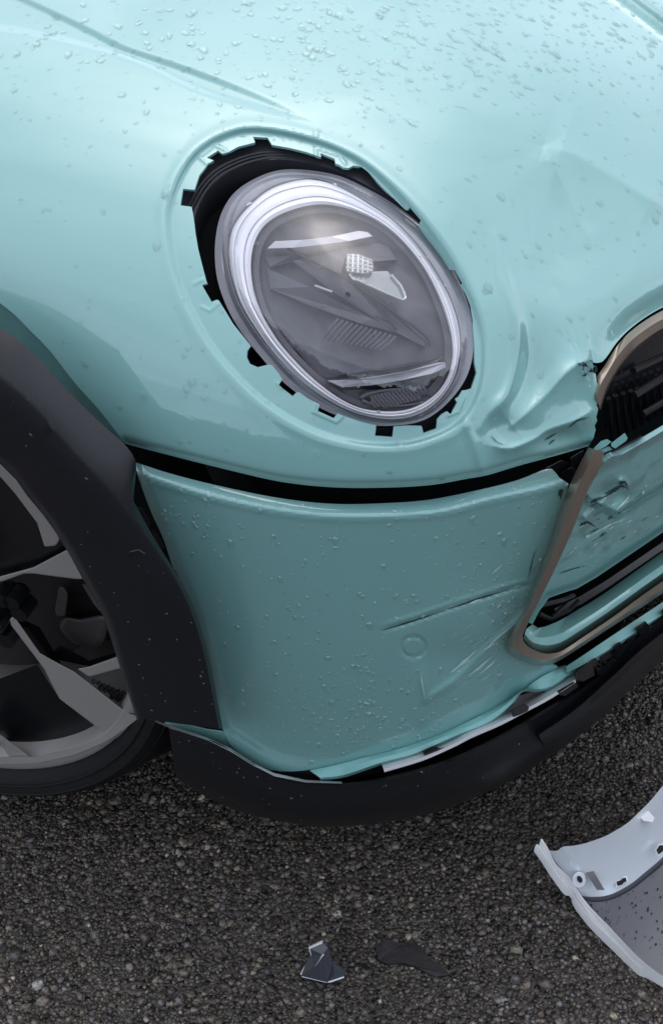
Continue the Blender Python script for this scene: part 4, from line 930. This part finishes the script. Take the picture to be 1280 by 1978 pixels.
# three long curves from the tip on the left to beyond the right edge
TOPE = zline([(345, 600), (395, 650), (465, 655), (505, 625), (600, 615), (700, 592), (850, 535), (1000, 445), (1090, 362), (1180, 272), (1290, 140), (1500, -120)], [.062, .060, .062, .068, .070, .070, .070, .070, .070, .070, .070, .070])
T2 = zline([(400, 690), (450, 740), (520, 745), (580, 725), (680, 700), (780, 670), (900, 620), (1040, 535), (1130, 460), (1220, 370), (1330, 240), (1540, -20)], [.05, .05, .052, .056, .056, .056, .056, .056, .056, .056, .056, .056])
T3 = zline([(520, 860), (560, 900), (600, 915), (660, 905), (740, 890), (840, 865), (960, 810), (1090, 730), (1180, 640), (1270, 540), (1380, 400), (1590, 130)], [.03]*12)
T4 = zline([(600, 985), (640, 1000), (690, 1010), (750, 1012), (830, 1005), (920, 975), (1040, 905), (1150, 815), (1240, 740), (1320, 660), (1430, 530), (1640, 270)], [.016]*12)
T5 = zline([(612, 1000), (650, 1030), (700, 1045), (760, 1052), (840, 1045), (930, 1015), (1050, 950), (1165, 860), (1255, 785), (1335, 705), (1445, 580), (1655, 320)], [.013]*12)
T6 = zline([(625, 1010), (665, 1060), (720, 1120), (800, 1200), (880, 1285), (960, 1370), (1050, 1462), (1140, 1540), (1220, 1600), (1300, 1650), (1450, 1730), (1650, 1830)], [.012, .012, .013, .014, .014, .014, .014, .014, .014, .014, .014, .014])
grid_obj('panel_wall', [TOPE+[0, 0, -.004], TOPE, T2, T3, T3*.35+T4*.65, T4], M_wall, panel, A([*pl0[:2], 0]))
grid_obj('panel_groove', [T4, T4*.5+T5*.5-[0, 0, .005], T5], M_wallg, panel, A([*pl0[:2], 0]))
fl = [T5, T5*.75+T6*.25, T5*.5+T6*.5, T5*.2+T6*.8, T6]; grid_obj('panel_face', fl, M_wallg, panel, A([*pl0[:2], 0]))
E_I = zline([(340, 582), (392, 662), (440, 765), (500, 830), (560, 890), (612, 975), (690, 1082), (780, 1180), (880, 1280), (900, 1305), (1040, 1452), (1110, 1520), (1200, 1592), (1290, 1650), (1650, 1835)], [.064, .058, .048, .040, .032, .02, .017, .018, .018, .018, .018, .018, .018, .018, .018])
E_O = zline([(288, 632), (340, 705), (400, 800), (460, 885), (522, 966), (575, 985), (590, 1050), (700, 1200), (800, 1305), (900, 1402), (1000, 1500), (1100, 1592), (1180, 1625), (1290, 1690), (1650, 1880)], [.060, .052, .042, .032, .022, .018, .014, .010, .008, .007, .006, .006, .006, .006, .006])
em = E_I*.5+E_O*.5+[0, 0, .006]
grid_obj('panel_edge', [E_I-[0, 0, .012], E_I+[0, 0, .004], E_I*.85+E_O*.15+[0, 0, .004], E_I*.7+E_O*.3-[0, 0, .003], em-[0, 0, .006], E_I*.25+E_O*.75+[0, 0, .003], E_O, E_O-[0, 0, .006]], M_wallw, panel, A([*pl0[:2], 0]))
zg = lambda px, off: ground_hit(px, off)
for pts, zz in (([(920, 895), (958, 882), (962, 870), (992, 862), (1000, 890), (975, 905), (968, 918), (930, 928)], .0245), ([(1228, 650), (1250, 615), (1275, 610), (1300, 640), (1280, 660), (1245, 685)], .035)):
    c_ = zp(pts); k_ = c_.mean(0)
    MB().add(*slab(k_+(c_-k_)*1.25, zg, zz, .003)).build('slot_lip', M_wallw, panel, A([*pl0[:2], 0]), smooth=False)
    MB().add(*slab(c_, zg, zz+.0008, .003)).build('slot', M_void, panel, A([*pl0[:2], 0]), smooth=False)
aa = np.linspace(0, 2*math.pi, 24, endpoint=False); tab = zp(np.stack([632+50*np.cos(aa), 880+62*np.sin(aa)], 1))
MB().add(*slab(tab, zg, .047, .004)).build('screw_tab', M_wall, panel, A([*pl0[:2], 0]), smooth=False)
MB().add(*slab(zp(np.stack([637+20*np.cos(aa)+8*np.sin(aa), 876+26*np.sin(aa)], 1)), zg, .0478, .003)).build('screw_hole', M_void, panel, A([*pl0[:2], 0]), smooth=False)
MB().add(*slab(zp([(665, 795), (735, 800), (830, 960), (770, 960)]), zg, .040, .004)).build('panel_step', M_wallg, panel, A([*pl0[:2], 0]), smooth=False)
MB().add(*slab(zp([(1085, 375), (1150, 330), (1215, 400), (1200, 435), (1130, 425)]), zg, .064, .004)).build('panel_clip', M_wallw, panel, A([*pl0[:2], 0]), smooth=False)

mb = MB()
for i in range(80):
    k = int(RNG.integers(6, 56)); f = RNG.uniform(.05, .9); c_ = T5[k]*(1-f)+T6[min(59, k)]*f+[0, 0, .0012]; r_ = RNG.uniform(.0004, .0011)
    aa_ = np.linspace(0, 2*math.pi, 7, endpoint=False); mb.add(c_+np.stack([r_*np.cos(aa_)*RNG.uniform(.7, 1.2, 7), 1.3*r_*np.sin(aa_)*RNG.uniform(.7, 1.2, 7), 0*aa_], 1), [tuple(range(7))])
mb.build('dirt_specks', M_void, panel, A([*pl0[:2], 0]), kind='stuff')
# ------------------------------------------------------------------ black shards on the road
zs = lambda l: A([(480+x/2.667, 1700+y/2.667) for x, y in l])
c0 = ground_hit(zs([(380, 510)]), 0)[0]
shard = thing('plastic_shard', 'upright jagged shard of glossy black plastic on the asphalt', 'plastic shard', (c0[0], c0[1], 0))
def fac(pts, zz): return ground_hit(zs(pts), A(zz))
S0 = fac([(275, 495), (300, 440), (325, 395), (318, 350), (385, 318), (412, 345), (385, 380), (345, 440), (400, 525), (432, 480), (430, 420), (492, 462), (490, 500), (425, 522)], [.006, .010, .020, .030, .040, .040, .036, .022, .005, .012, .022, .010, .004, .004])
MB().add(S0, [(0, 1, 2, 7), (2, 3, 4, 5, 6), (2, 6, 7), (0, 7, 8), (7, 6, 5, 10, 9, 8), (10, 11, 12, 13), (9, 10, 13, 8)]).build('shard_body', M_shard, shard, A([c0[0], c0[1], 0]), smooth=False)
so_ = shard.children[0]; sm_ = so_.modifiers.new('thick', 'SOLIDIFY'); sm_.thickness = .0022; sm_.offset = -1
MB().add(*tube(fac([(272, 492), (298, 440), (328, 395), (316, 352), (380, 322)], [.007, .011, .021, .031, .041]), .0016, 6)).add(*tube(fac([(385, 384), (345, 442), (300, 496)], [.037, .023, .008]), .0008, 6)).add(*tube(fac([(275, 497), (400, 527), (425, 524), (490, 502)], [.007, .006, .006, .006]), .0009, 6)).build('shard_rim', mat('torn_plastic', (.6, .62, .64), .4), shard, A([c0[0], c0[1], 0]))
c1 = ground_hit(zs([(840, 420)]), 0)[0]
o = MB()
FL = fac([(650, 330), (700, 310), (790, 325), (870, 330), (930, 400), (1000, 450), (1040, 490), (960, 500), (860, 450), (800, 430), (720, 435), (670, 415)], [.0045, .006, .005, .0045, .004, .004, .003, .002, .0025, .004, .0035, .0035])
nF = len(FL); o.add(np.vstack([FL, FL-[0, 0, .006]]), [tuple(range(nF)), tuple(range(nF, 2*nF))[::-1]]+[(i, nF+i, nF+(i+1) % nF, (i+1) % nF) for i in range(nF)])
fo = o.build('rubber_scrap', mat('dusty_rubber', (.010, .0095, .0115), .5, bump=(180, .6), noise=(60, .3, (.02, .018, .018))), None, A([0, 0, 0]), smooth=False)
fo['kind'] = 'thing'; fo['label'] = 'flat dark scrap of rubber lying right of the upright shard'; fo['category'] = 'rubber scrap'
